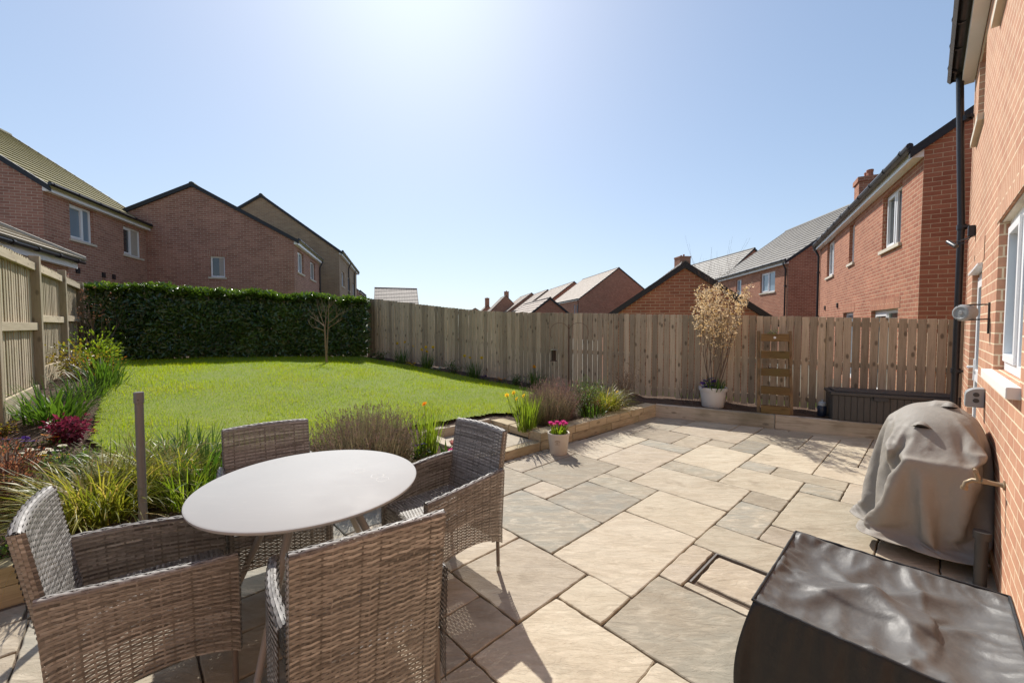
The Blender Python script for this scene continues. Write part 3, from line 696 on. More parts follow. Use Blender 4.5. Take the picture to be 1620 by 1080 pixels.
def fbox(mb,f,x0,x1,y0,y1,z0,z1):
    P=[f(x0,y0,z0),f(x1,y0,z0),f(x1,y1,z0),f(x0,y1,z0),f(x0,y0,z1),f(x1,y0,z1),f(x1,y1,z1),f(x0,y1,z1)]
    mb.mesh(P,[(0,3,2,1),(4,5,6,7),(0,1,5,4),(1,2,6,5),(2,3,7,6),(3,0,4,7)],
      [[(x0,y0),(x0,y1),(x1,y1),(x1,y0)],[(x0,y0),(x1,y0),(x1,y1),(x0,y1)],[(z0,x0),(z0,x1),(z1,x1),(z1,x0)],[(y0,z0),(y1,z0),(y1,z1),(y0,z1)],[(x1,z0),(x0,z0),(x0,z1),(x1,z1)],[(y1,z0),(y0,z0),(y0,z1),(y1,z1)]])
def window(root,f,x0,x1,z0,z1,rec=.075,splits=(.5,),glass='glass',sill=True,fw=.055,name='window',blind=None):
    b=MB(); d0,d1=rec,rec+.05
    fbox(b,f,x0,x1,d0,d1,z0,z0+fw); fbox(b,f,x0,x1,d0,d1,z1-fw,z1); fbox(b,f,x0,x0+fw,d0,d1,z0+fw,z1-fw); fbox(b,f,x1-fw,x1,d0,d1,z0+fw,z1-fw)
    xs=[x0+fw]+[x0+(x1-x0)*s for s in splits]+[x1-fw]
    for s in splits:
        xm=x0+(x1-x0)*s; fbox(b,f,xm-.03,xm+.03,d0,d1,z0+fw,z1-fw)
    # opening casement stands a little proud
    if len(splits)>=1:
        a,c=xs[0],xs[1]-.03
        for q in ((a,c,z0+fw,z0+fw+.05),(a,c,z1-fw-.05,z1-fw),(a,a+.045,z0+fw+.05,z1-fw-.05),(c-.045,c,z0+fw+.05,z1-fw-.05)): fbox(b,f,q[0],q[1],d0-.014,d1-.004,q[2],q[3])
    w=b.build(name,M['white'],root,bevel=.003)
    g=MB(); g.face([f(x0+fw*.5,d0+.03,z0+fw*.5),f(x1-fw*.5,d0+.03,z0+fw*.5),f(x1-fw*.5,d0+.03,z1-fw*.5),f(x0+fw*.5,d0+.03,z1-fw*.5)])
    g.build('pane',M[glass],w)
    if blind:
        c=MB(); 
        for k,(u0,u1) in enumerate(blind):
            n=6
            for i in range(n):
                ua=x0+(x1-x0)*(u0+(u1-u0)*i/n); ub=x0+(x1-x0)*(u0+(u1-u0)*(i+1)/n); yy=d0+.027-.002*(i%2)
                c.face([f(ua,yy,z0+fw),f(ub,yy-.002+.004*(i%2),z0+fw),f(ub,yy-.002+.004*(i%2),z1-fw),f(ua,yy,z1-fw)])
        c.build('curtain',M['curtain'],w)
    if sill:
        s=MB(); fbox(s,f,x0-.06,x1+.06,-.045,rec+.01,z0-.07,z0-.002); s.build('sill',M['cream_stone'],w,bevel=.004)
    return w
def roof_slope(mb,P0,ex,es,en,L,S,gauge=.32,x0=-.06):
    """P0 eaves start, ex along eaves, es up the slope, en outward normal"""
    n=max(1,round(S/gauge)); g=S/n
    for i in range(n):
        s0=i*g-.045; s1=(i+1)*g
        a=P0+ex*x0+es*s0+en*.062; b_=P0+ex*(L-x0)+es*s0+en*.062; c=P0+ex*(L-x0)+es*s1+en*.018; d=P0+ex*x0+es*s1+en*.018
        mb.face([a,b_,c,d],[(x0,i*.32+.02),(L-x0,i*.32+.02),(L-x0,(i+1)*.32-.005),(x0,(i+1)*.32-.005)] if i%2==0 else [(x0+.15,i*.32+.02),(L-x0+.15,i*.32+.02),(L-x0+.15,(i+1)*.32-.005),(x0+.15,(i+1)*.32-.005)])
        a2=a-en*.05; b2=b_-en*.05
        mb.face([a2,b2,b_,a],[(x0,0.1),(L,0.1),(L,.15),(x0,.15)])
        for (p,q) in ((a,d),(b_,c)): mb.face([p,q,q-en*.045,p-en*.045])
def house(name,label,cat,ox,oy,ax,L,W,ze,pitch,brick,tile,z0=-.2,front=(),g0=(),g1=(),chimneys=(),pipes=(),fascia=True,group=None,gutter=True,backpart=True,ov=.16,gable_style=True):
    """ax: azimuth of local x (degrees from +Y towards +X). returns root"""
    rz=R(90-ax); root=empty(name,(ox,oy,0),rz,label,cat,group)
    F0=lambda x,y,z: Vector((x,y,z)); FB=lambda x,y,z: Vector((L-x,W-y,z)); FG0=lambda x,y,z: Vector((y,x,z)); FG1=lambda x,y,z: Vector((L-y,x,z))
    tp=math.tan(R(pitch)); zr=ze+.2; zap=zr+(W/2+0)*tp
    b=MB(); O=lambda ops:[o[:4] for o in ops]
    wall_face(b,F0,L,z0,ze,O(front)); wall_face(b,FB,L,z0,ze,[]); wall_face(b,FG0,W,z0,ze,O(g0)); wall_face(b,FG1,W,z0,ze,O(g1))
    for x in (0,L):
        pts=[(x,0,ze),(x,W,ze),(x,W,zr-.02),(x,W/2,zap-.02),(x,0,zr-.02)]; b.face(pts,[(p[1],p[2]) for p in pts])
    b.build('wall',M[brick],root)
    for ops,f in ((front,F0),(g0,FG0),(g1,FG1)):
        for o in ops:
            kw=dict(o[4]) if len(o)>4 else {}
            head=kw.pop('head',True)
            kw.pop('door',None)
            window(root,f,o[0],o[1],o[2],o[3],**kw)
            if head and o[3]<ze-.25:
                s=MB(); P=[f(o[0]-.1,-.004,o[3]),f(o[1]+.1,-.004,o[3]),f(o[1]+.1,-.004,o[3]+.215),f(o[0]-.1,-.004,o[3]+.215)]
                s.face(P,[(0,0),(0,o[1]-o[0]+.2),(.215,o[1]-o[0]+.2),(.215,0)]); s.build('lintel_course',M[brick],root)
    r=MB(); c=math.cos(R(pitch)); s_=math.sin(R(pitch)); S=(W/2+ov)/c
    roof_slope(r,Vector((0,-ov,zr-ov*tp)),Vector((1,0,0)),Vector((0,c,s_)),Vector((0,-s_,c)),L,S)
    roof_slope(r,Vector((0,W+ov,zr-ov*tp)),Vector((1,0,0)),Vector((0,-c,s_)),Vector((0,s_,c)),L,S)
    rf=r.build('roof',M[tile],root)
    rd=MB()
    k=0; n=max(1,int(L/.45))
    for i in range(n):
        xa=-.06+(L+.12)*i/n; xb=-.06+(L+.12)*(i+1)/n
        rd.tube([(xa,W/2,zap+.0),(xb+.01,W/2,zap+.0)],[.105,.10],8)
    rd.build('ridge',M[tile],rf,smooth=40)
    for x,sg in ((0,-1),(L,1)):
        xa,xb=(x-.075,x+.0) if sg<0 else (x,x+.075); v=MB()
        za=zr-ov*tp-.03*tp; q=.085; e_=Vector((sg*.004,0,0)); ya,yb,yc=-ov-.03,W/2,W+ov+.03
        O_=[(ya,za-q),(yb,zap-q),(yc,za-q),(yc,za+.07),(yb,zap+.07),(ya,za+.07)]
        P=[Vector((xx,y,z))+e_ for xx in (xa,xb) for (y,z) in O_]
        v.mesh(P,[(0,1,4,5),(1,2,3,4),(11,10,7,6),(10,9,8,7),(0,6,7,1),(1,7,8,2),(5,4,10,11),(4,3,9,10),(0,5,11,6),(2,8,9,3)])
        v.build('verge_trim',M['verge'],rf)
    if fascia:
        b=MB(); fbox(b,F0,-.01,L+.01,-.15,-.003,ze-.01,ze+.19); b.build('fascia',M['white'],root)
        if backpart: b=MB(); fbox(b,FB,-.01,L+.01,-.11,-.003,ze-.01,ze+.185); b.build('fascia',M['white'],root)
    if gutter:
        g=MB(); g.tube([(-.06,-.195,ze+.185),(L+.06,-.195,ze+.185)],.048,8)
        for i in range(int(L/.9)+1):
            x=min(L-.05,.05+i*.9); g.tube([(x-.02,-.195,ze+.185),(x+.02,-.195,ze+.185)],.058,8)
        g.build('gutter',M['black'],root,smooth=40)
    for x in pipes:
        d=MB(); d.tube([(x,-.16,ze+.10),(x,-.15,ze-.02),(x,-.05,ze-.25),(x,-.05,z0)],.036,8)
        for z in np.arange(z0+.6,ze-.4,1.6): d.box(x-.05,x+.05,-.095,-.002,z-.02,z+.02)
        d.build('downpipe',M['black'],root,smooth=40)
    for (x,y,w,h) in chimneys:
        cb=MB(); zt=zap-abs(y-W/2)*tp-.3
        fq=lambda X,Y,Z: Vector((X,Y,Z))
        cb.m=0
        for (fx,lx) in (((lambda X,Y,Z:Vector((x-w/2+X,y-w/2+Y,Z))),w),((lambda X,Y,Z:Vector((x-w/2+Y,y-w/2+X,Z))),w),((lambda X,Y,Z:Vector((x-w/2+X,y+w/2-Y,Z))),w),((lambda X,Y,Z:Vector((x+w/2-Y,y-w/2+X,Z))),w)):
            wall_face(cb,fx,lx,zt,zap+h,[])
        cb.box(x-w/2-.04,x+w/2+.04,y-w/2-.04,y+w/2+.04,zap+h-.16,zap+h)
        cb.m=1
        for dx in (-w*.22,w*.22):
            cb.lathe([(.10,zap+h),(.085,zap+h+.12),(.10,zap+h+.22),(.095,zap+h+.24),(.07,zap+h+.24)],10,Matrix.Translation((x+dx,y,0)))
        cb.build('chimney',[M[brick],M['pot']],rf)
    return root
M['pot']=simple('terracotta',(.36,.15,.09),.8,var=.2)
def along(ox,oy,ax,px):
    """distance along a plan line from (ox,oy) at azimuth ax where it crosses the pixel column"""
    k=(px-810)/FPX; s,c=math.sin(R(ax)),math.cos(R(ax)); return (k*oy-ox)/(s-k*c)
def corner(px,d): return (px-810)/FPX*d, d
def zat(py,px,d): return Dp(px,py,d).z
# ---- house on the left (front runs away at azimuth -16)
ox,oy=corner(77,10.8); ze=zat(301,77,10.8); a=-16.5
L=along(ox,oy,a,258)
def opx(px0,px1,py0,py1,**k):
    s0=along(ox,oy,a,px0); s1=along(ox,oy,a,px1); d=oy+s0*math.cos(R(a)); return (s0,s1,zat(py1,px0,d),zat(py0,px0,d),k)
h=house('brick_house','two storey brick house with mossy tiled roof and two upstairs windows at far left','house',ox,oy,a,L,9.0,ze,35,'mauve_brick','tile_green',z0=-.3,
  front=[opx(118,154.5,320.5,377,splits=(.64,),glass='glass_blue',head=False),opx(201,229,356,402,splits=(.5,),glass='glass',head=False,blind=[(.55,.95)])],pipes=(L-.12,))
for px,py in ((126.5,428),(167,435),(183,438)):
    s=along(ox,oy,a,px); d=oy+s*math.cos(R(a)); z=zat(py,px,d); vb=MB(); vb.box(s-.07,s+.07,-.03,.0,z-.08,z+.08); vb.build('wall_vent',M['black'],h)
# ---- middle house, gable towards us
d2=16.6; ox,oy=corner(468,d2); ze=zat(386,468,d2); a=-15.5
L=along(ox,oy,a,507); gd=a-90; W=2*along(ox,oy,gd,311); pit=math.degrees(math.atan2(zat(292,311,oy+W/2*math.cos(R(gd)))-ze-.2,W/2))
def gpx(px0,px1,py0,py1,**k):
    s0=along(ox,oy,gd,px0); s1=along(ox,oy,gd,px1); d=oy+s0*math.cos(R(gd)); s0,s1=sorted((s0,s1)); return (s0,s1,zat(py1,px0,d),zat(py0,px0,d),k)
house('brick_house','brick house with a wide gable and one small white window beyond the hedge','house',ox,oy,a,L,W,ze,pit,'mauve_brick','tile_green',z0=-.3,
  front=[opx(473.5,482.5,396,430,splits=(.5,),glass='glass_blue',head=False),opx(493,500.5,412,441,splits=(.5,),glass='glass',head=False)],g0=[gpx(335.5,358.5,405,438,splits=(),glass='glass',blind=[(.1,.45)])],pipes=(L-.1,))
# ---- third, buff brick
d3=23.2; ox,oy=corner(538.5,d3); ze=zat(402,538,d3); a=-15.5; gd=a-90
L=along(ox,oy,a,565.4); W=2*along(ox,oy,gd,418); pit=math.degrees(math.atan2(zat(309,418,oy+W/2*math.cos(R(gd)))-ze-.2,W/2))
house('brick_house','buff brick house with a tall plain gable rising behind the middle brick house','house',ox,oy,a,L,W,ze,pit,'buff_brick','tile_green',z0=-.3,
  front=[opx(542.0,546,428,452,splits=(),glass='glass_blue',head=False),opx(551.5,555,437,459,splits=(),glass='glass',head=False),opx(559,562,447,467,splits=(),glass='glass_blue',head=False)],pipes=(L*.42,L*.78))
# ---- far strip beside it and the lone pale roof
d4=44; ox,oy=corner(568,d4); house('brick_house','small dark brick house end just showing at the right edge of the buff house','house',ox,oy,-15,7,8,zat(462,568,d4),38,'mauve_brick','tile_dark',z0=-.3)
d5=47; ox,oy=corner(593,d5); ox2,_=corner(652.5,d5)
house('brick_house','lone pale tiled roof showing over the left part of the back fence','house',ox,oy,73,ox2-ox+.6,6.5,zat(486,620,d5),36,'buff_brick','tile_warm',z0=-.3)
# ---- distant row running away behind the fence, gables towards us, roofs facing left
def row_house(label,pxc,pxa,pya,d,L,ze,pitch,az=-10,tile='tile_warm',brick='red_brick',**k):
    """pxc: near eaves corner column; apex at (pxa,pya)"""
    cx,cy=corner(pxc,d); W=2*along(cx,cy,az+90,pxa); 
    ex=(math.sin(R(az)),math.cos(R(az)))
    k.setdefault('g1',())
    return house('brick_house',label,'house',cx+ex[0]*L,cy+ex[1]*L,az+180,L,W,ze,pitch,brick,tile,z0=-.3,**k)
hA=row_house('brick house with big plain gable, nearest of the distant row over the fence',916,978,427,50,13,4.75,37,front=[(11.0,11.5,3.1,4.3,dict(splits=(),glass='glass_blue',head=False)),(11.9,12.4,3.0,4.2,dict(splits=(),glass='glass',head=False))],pipes=(12.7,))
row_house('pale roofed row house, second from the big plain gable in the distant row',859,907.8,450,67,15,4.75,37)
row_house('pale roofed row house, third from the big plain gable in the distant row',826,866.4,459.5,82,12,4.75,37)
row_house('pale roofed row house, fourth and farthest from the distant big plain gable',803,841,464.5,93,14,4.75,37)
cx,cy=corner(833,26.5)
row_house('low brick garage with small dark gable in front of the distant row',833,870,473,26.5,8,1.95,38,fascia=False,gutter=False)
row_house('distant brick house with a sharp gable and a chimney among the far roofs',776,800.5,466,98,9,5.0,45,chimneys=((1.2,5.2,1.1,1.6),),tile='tile_warm')
row_house('farthest small brick gable with one chimney, leftmost of the distant roofs',753,772,474,118,9,4.2,42,chimneys=((8.2,3.4,1.2,2.2),),tile='tile_warm')
row_house('dark slate roofed outbuilding at the left end of the distant roofs',744,752,481,125,6,6.0,30,tile='tile_dark')
# ---- brick garage right behind the fence
gz_d=9.9; gx,gy=corner(1219,gz_d-.45); ga=-14
gl=corner(955,gz_d+.35); gv=Vector((gl[0]-gx,gl[1]-gy)); W=gv.length; gaz=math.degrees(math.atan2(gv.x,gv.y))
za=zat(419,1083,gz_d); zee=1.72
# local x points away from us, y runs left along the gable
house('brick_garage','brown brick garage gable with black verges standing directly behind the back fence','garage',gx,gy,gaz+90,6,W,zee-.2,math.degrees(math.atan2(za-zee,W/2)),'red_brick','tile_warm',z0=-.3,fascia=False,gutter=False,ov=.12)
# ---- houses on the right
d6=19.4; cx,cy=corner(1245,d6); Ln=8.4; az=6.3; ze=4.55
n2=house('brick_house','brick house with pale grey roof and black downpipe, left of the near orange house','house',cx+math.sin(R(az))*Ln,cy+math.cos(R(az))*Ln,az+180,Ln,8.6,ze,36,'red_brick','tile_grey',z0=-.3,
  front=[(Ln-2.67,Ln-1.19,3.32,4.38,dict(splits=(.5,),glass='glass_blue',head=False)),(Ln-5.66,Ln-4.97,3.35,4.38,dict(splits=(),glass='glass_blue',head=False))],pipes=(Ln-.18,))
d7=33.5; cx,cy=corner(1130,d7); Ln=12.5; az=-6
house('brick_house','grey roofed house with a chimney showing just above the garage apex','house',cx+math.sin(R(az))*Ln,cy+math.cos(R(az))*Ln,az+180,Ln,2*along(cx,cy,az+90,1190),4.75,42,'red_brick','tile_grey',z0=-.3,chimneys=((.7,3.6,1.25,1.3),))
ox,oy=corner(1451,6.72); aw=29.1; zr_=zat(247,1451,6.72); Lr=along(ox,oy,aw,1293.5)
def rp(px0,px1,py0,py1,**k):
    s0=along(ox,oy,aw,px0); s1=along(ox,oy,aw,px1); d=oy+s1*math.cos(R(aw)); s0,s1=Lr-max(s0,s1),Lr-min(s0,s1)
    return (s0,s1,zat(py1,px1,d),zat(py0,px1,d),k)
hx,hy=ox+math.sin(R(aw))*Lr,oy+math.cos(R(aw))*Lr
near=house('brick_house','sunlit orange brick house with dark shaded gable just beyond the fence on the right','house',hx,hy,aw+180,Lr,9.2,zr_,36,'red_brick','tile_dark',z0=-.3,
  front=[rp(1390,1419,287,383,splits=(.5,),glass='glass',head=False),rp(1339,1347,350,414,splits=(),glass='glass',head=False),rp(1305,1316,375,434,splits=(.5,),glass='glass',head=False),
         rp(1377,1419,487,640,splits=(.5,),glass='glass',sill=False,fw=.08),rp(1333,1349,493,600,splits=(),glass='glass_blue',sill=False,fw=.08)],chimneys=((.5,1.2,.62,-1.32),),pipes=(.12,))
for px,py in ((1324,483),(1304.5,487)):
    vb=MB()
    s=Lr-along(ox,oy,aw,px); d=oy+(Lr-s)*math.cos(R(aw)); z=zat(py,px,d); vb.box(s-.06,s+.06,-.03,0,z-.07,z+.07); vb.build('wall_vent',M['black'],near)
# ---- hipped garage beyond the left fence
gx,gy=-10.25,9.35; ga=-28; 
gdir=Vector((math.sin(R(ga)),math.cos(R(ga)),0)); Lg=7.0; o_=Vector((gx,gy,0))-gdir*Lg
lg=empty('garage',(o_.x,o_.y,0),R(90-ga),'garage with a glare-paled hipped tile roof and white fascia showing above the left fence','garage')
zf=zat(424,118,9.35); b=MB(); F0=lambda x,y,z: Vector((x,y,z)); Wg=3.4
wall_face(b,F0,Lg,-.2,zf,[]); wall_face(b,lambda x,y,z:Vector((Lg-y,x,z)),Wg,-.2,zf,[]); wall_face(b,lambda x,y,z:Vector((Lg-x,Wg-y,z)),Lg,-.2,zf,[]); wall_face(b,lambda x,y,z:Vector((y,x,z)),Wg,-.2,zf,[])
b.build('wall',M['mauve_brick'],lg)
b=MB(); b.box(-.1,Lg+.10,-.12,-.003,zf-.0,zf+.20); b.box(Lg+.003,Lg+.10,-.0,Wg+.1,zf,zf+.2); b.build('fascia',M['white'],lg)
b=MB(); c=math.cos(R(28)); s_=math.sin(R(28)); ov=.2
def hip_rows(P0,ex,es,en,L,n,g,cut0,cut1):
    for i in range(n):
        s0=i*g-.03; s1=(i+1)*g; q0=max(0,i*g)*c; q1=s1*c
        a_=P0+ex*(q0*cut0)+es*s0+en*.06; b_=P0+ex*(L-q0*cut1)+es*s0+en*.06; c_=P0+ex*(L-q1*cut1)+es*s1+en*.015; d_=P0+ex*(q1*cut0)+es*s1+en*.015
        b.face([a_,b_,c_,d_],[(0,i*.32+.02),(L,i*.32+.02),(L,i*.32+.3),(0,i*.32+.3)]); b.face([a_-en*.045,b_-en*.045,b_,a_])
g=((Wg+2*ov)/2)/c/6
hip_rows(Vector((-ov,-ov,zf+.2)),Vector((1,0,0)),Vector((0,c,s_)),Vector((0,-s_,c)),Lg+2*ov,6,g,1,1)
hip_rows(Vector((Lg+ov,-ov,zf+.2)),Vector((0,1,0)),Vector((-c,0,s_)),Vector((s_,0,c)),Wg+2*ov,6,g,1,1)
hip_rows(Vector((Lg+ov,Wg+ov,zf+.2)),Vector((-1,0,0)),Vector((0,-c,s_)),Vector((0,s_,c)),Lg+2*ov,6,g,1,1)
rf=b.build('roof',M['tile_tan_glare'],lg)
b=MB(); hw=(Wg+2*ov)/2; rz_=zf+.2+hw*math.tan(R(28))
for k in range(7):
    p=lambda t: Vector((Lg+ov-hw*t,-ov+hw*t,zf+.24+(rz_-zf-.2)*t)); b.tube([p(k/7),p((k+1)/7+.01)],[.075,.07],8)
b.tube([(ov+hw,Wg/2,rz_+.03),(Lg+ov-hw,Wg/2,rz_+.03)],.08,8); b.build('hip_tile',M['tile_tan_glare'],rf,smooth=40)
b=MB(); b.tube([(-.2,-.2,zf+.16),(Lg+.2,-.2,zf+.16)],.04,8)
for k in range(9): b.tube([(Lg-.1-k*.8,-.2,zf+.16),(Lg-.18-k*.8,-.2,zf+.16)],.055,8)
b.build('gutter',M['black'],lg,smooth=40)

# ------------------------------------------------------------------ our own house, wall on the right
AWH=R(45.8); HD=Vector((math.sin(AWH),math.cos(AWH),0)); HN=Vector((math.cos(AWH),-math.sin(AWH),0)); QH=.335
def wpx(px):
    k=(px-810)/FPX; d=QH/(HN.x*k+HN.y); return (d-HN.y*QH)/HD.y
def hw_pt(w,q,z=0.0): p=HD*w+HN*(QH-q); return Vector((p.x,p.y,z))      # q = distance out from the wall
WF=wpx(1525.5); OW=WF
LX=14.0; own=empty('brick_house',hw_pt(WF,0),R(90-45.8+180),'orange brick house with white kitchen window and back door beside the patio','house')
X=lambda px: WF-wpx(px)
xk0,xk1=X(1573.5),X(1617.5); xd0=X(1534.5); xd1=X(1549.5); xu0,xu1=X(1532),X(1541)
ze=4.5
kit=(xk0,xk1,1.25,2.27); door=(xd0,xd1,.10,2.12); up1=(xu0,xu1,3.60,4.42); 
xv0,xv1=X(1561),X(1600); up2=(xv0,xv1,3.93,4.44)
F0=lambda x,y,z: Vector((x,y,z))
b=MB(); wall_face(b,F0,LX,-.1,ze,[kit,door,up1,up2],depth=.047); wall_face(b,lambda x,y,z:Vector((y,x,z)),8,-.1,ze,[]); wall_face(b,lambda x,y,z:Vector((LX-y,x,z)),8,-.1,ze,[]); wall_face(b,lambda x,y,z:Vector((LX-x,8-y,z)),LX,-.1,ze,[])
tp=math.tan(R(36)); 
for x in (0,LX):
    pts=[(x,0,ze),(x,8,ze),(x,8,ze+.2),(x,4,ze+.2+4*tp),(x,0,ze+.2)]; b.face(pts,[(p[1],p[2]) for p in pts])
b.build('wall',M['own_brick'],own)
r=MB(); c=math.cos(R(36)); s_=math.sin(R(36))
roof_slope(r,Vector((0,-.16,ze+.2-.16*tp)),Vector((1,0,0)),Vector((0,c,s_)),Vector((0,-s_,c)),LX,4.16/c); roof_slope(r,Vector((0,8.16,ze+.2-.16*tp)),Vector((1,0,0)),Vector((0,-c,s_)),Vector((0,s_,c)),LX,4.16/c)
r.build('roof',M['tile_dark'],own)
b=MB(); b.box(-.03,LX,-.11,-.003,ze,ze+.185); b.build('fascia',M['white'],own,bevel=.003)
b=MB(); b.tube([(-.06,-.15,ze+.15),(LX,-.15,ze+.15)],.058,12); b.tube([(-.075,-.15,ze+.15),(-.05,-.15,ze+.15)],.066,12)
for k in range(14): b.tube([(.22+k*.55,-.17,ze+.15),(.25+k*.55,-.17,ze+.15)],.068,12); b.box(.22+k*.55,.25+k*.55,-.17,-.11,ze+.13,ze+.17)
b.build('gutter',M['black'],own,smooth=40)
b=MB(); xp=.10
b.tube([(xp,-.13,ze+.12),(xp,-.125,ze-.05),(xp,-.085,ze-1.2),(xp,-.066,ze-1.7),(xp,-.062,-.05)],.034,14)
for z in (1.0,2.75,4.05): b.tube([(xp,-.062,z-.03),(xp,-.062,z+.03)],.045,14); b.box(xp-.055,xp+.055,-.06,-.003,z-.012,z+.012)
b.build('downpipe',M['black'],own,smooth=40)
window(own,F0,*kit,rec=.047,splits=(.5,),glass='glass_blue',sill=False,fw=.065)
wu=window(own,F0,*up1,rec=.042,splits=(),glass='glass',sill=True)
wv=window(own,F0,*up2,rec=.042,splits=(),glass='glass',sill=True)
b=MB(); b.box(xk0-.07,xk1+.05,-.05,.047,1.185,1.247); b.build('window_sill',M['white_stone'],own,bevel=.006)
def soldier(x0,x1,z):
    s=MB(); P=[(x0-.15,-.004,z),(x1+.15,-.004,z),(x1+.15,-.004,z+.215),(x0-.15,-.004,z+.215)]; s.face(P,[(0,0),(0,x1-x0+.3),(.215,x1-x0+.3),(.215,0)]); s.build('lintel_course',M['own_brick'],own)
soldier(kit[0],kit[1],kit[3]); soldier(door[0],door[1],door[3])
b=MB(); b.box(kit[0]+.001,kit[1]-.001,.012,.047,kit[3]-.012,kit[3]-.003); b.build('lintel',M['cream_stone'],own)
# back door: frame, leaf with long glazed panel, lever handle
b=MB(); x0,x1,z0,z1=door; r0=.048
for q in ((x0,x0+.06,z0,z1),(x1-.06,x1,z0,z1),(x0+.06,x1-.06,z1-.06,z1),(x0+.06,x1-.06,z0,z0+.05)): fbox(b,F0,q[0],q[1],r0,r0+.06,q[2],q[3])
q0,q1=x0+.065,x1-.065
for q in ((q0,q0+.11,z0+.055,z1-.065),(q1-.11,q1,z0+.055,z1-.065),(q0+.11,q1-.11,z1-.18,z1-.065),(q0+.11,q1-.11,z0+.055,z0+.30),(q0+.11,q1-.11,.98,1.10)): fbox(b,F0,q[0],q[1],r0-.012,r0+.045,q[2],q[3])
dr=b.build('door',M['white'],own,bevel=.004)
b=MB(); fbox(b,F0,q0+.1,q1-.1,r0+.01,r0+.03,z0+.29,z1-.17); b.build('pane',M['glass'],dr)
b=MB(); xh=q0+.055; b.box(xh-.018,xh+.018,r0-.022,r0-.012,.98,1.20); b.tube([(xh,r0-.02,1.12),(xh,r0-.06,1.12),(xh+.11,r0-.062,1.12)],.010,8); b.build('handle',M['white'],dr,smooth=40)
b=MB(); b.box(door[0]-.02,door[1]+.02,-.03,.04,door[3]-.03,door[3]-.012); b.build('drip_bar',M['white'],dr)
# waste pipe with its dark collar
b=MB(); pw=hw_pt(3.60,.07); b.tube([(0,0,-.02),(0,0,.30)],.028,14); b.tube([(0,0,.30),(0,0,.345)],.037,14)
wp=b.build('waste_pipe',M['dark_grey'],own,smooth=40); wp.parent=own
loc=own.matrix_basis.inverted()
wp.matrix_parent_inverse=Matrix.Identity(4); wp.location=Matrix.LocRotScale(own.location,own.rotation_euler,None).inverted()@pw

# ------------------------------------------------------------------ wall mounted things
def on_wall(px,py,q=0.0,name=None):
    w=wpx(px); p=hw_pt(w,0); z=Dp(px,py,p.y).z; return w,z
RW=R(90-45.8+180)                                  # local x along wall (towards camera), -y out of the wall
# washing line reel
w,z=on_wall(1565,494); e=empty('washing_line',hw_pt(w,0,z),RW,'round grey retractable washing line reel on a bracket on the brick wall','washing line')
Mx=Matrix.Rotation(R(90),4,'Y')
b=MB(); b.lathe([(.0,-.045),(.055,-.045),(.066,-.038),(.069,-.02),(.069,.03),(.062,.042),(.05,.046),(.045,.040),(.02,.040),(.016,.046),(.0,.046)],28,Matrix.Translation((-.02,-.125,0))@Matrix.Rotation(R(-42),4,'Z')@Mx@Matrix.Scale(.92,4))
b.build('reel_case',M['grey_plastic'],e,smooth=35)
b=MB(); b.tube([(0,-.003,.06),(0,-.10,.06),(-.01,-.17,.055)],.006,6); b.tube([(0,-.003,-.05),(0,-.10,-.055),(-.01,-.17,-.05)],.006,6); b.tube([(0,-.006,.075),(0,-.006,-.16)],.006,6); b.build('bracket',M['dark_grey'],e,smooth=40)
# security camera
w,z=on_wall(1536.5,365); e=empty('security_camera',hw_pt(w,0,z),RW,'small black security camera on an arm with a square box high on the brick wall','security camera')
b=MB(); b.box(-.05,.05,-.055,-.003,-.055,.055); b.build('junction_box',M['black'],e,bevel=.006)
b=MB(); b.tube([(.02,-.02,-.055),(.01,-.06,-.075),(-.0,-.14,-.10)],.007,6); b.tube([(.03,-.03,-.055),(.03,-.06,-.11),(.02,-.09,-.12),(.0,-.12,-.10)],.004,6); b.build('arm',M['black'],e,smooth=40)
b=MB(); Mc=Matrix.Translation((-.01,-.16,-.115))@Matrix.Scale(.8,4)@Matrix.Rotation(R(35),4,'Z')@Matrix.Rotation(R(125),4,'Y'); b.lathe([(.0,-.09),(.024,-.09),(.026,-.085),(.026,.05),(.028,.06)],14,Mc); hd=b.build('camera_body',M['black'],e,smooth=35)
b=MB(); b.lathe([(.0285,.05),(.0285,.072),(.02,.078),(.0,.078)],14,Mc); b.build('lens_ring',M['dark_grey'],hd,smooth=35)
# grey rounded box low on the wall
w,z=on_wall(1562,628); e=empty('vent_cover',hw_pt(w,0,z),RW,'grey round topped wall box with two round vents behind the covered barbecue','vent cover')
b=MB(); V=[];n=14
for yy in (-.005,-.155):
    V+= [(-.0+0,yy,-.12)]
SC_=.66
P2=[(-.155,-.12),(-.155,.02)]+[(-.155+.12*(1-math.cos(R(a))),.02+.085*math.sin(R(a))) for a in range(15,91,15)]+[(-.004,.105),(-.004,-.12)]
P2=[(q[0]*SC_,q[1]*SC_) for q in P2]; V=[(x_,q[0],q[1]) for x_ in (-.06,.06) for q in P2]; n=len(P2)
F=[tuple(range(n)),tuple(reversed(range(n,2*n)))]+[(i,n+i,n+(i+1)%n,(i+1)%n) for i in range(n)]
b.mesh(V,F); bx=b.build('case',M['grey_plastic'],e,smooth=35,bevel=.004)
b=MB(); 
for zz in (-.026,.02): b.tube([(.059,-.046,zz),(.063,-.046,zz)],.017,16)
b.build('vent',M['dark_grey'],bx,smooth=40)
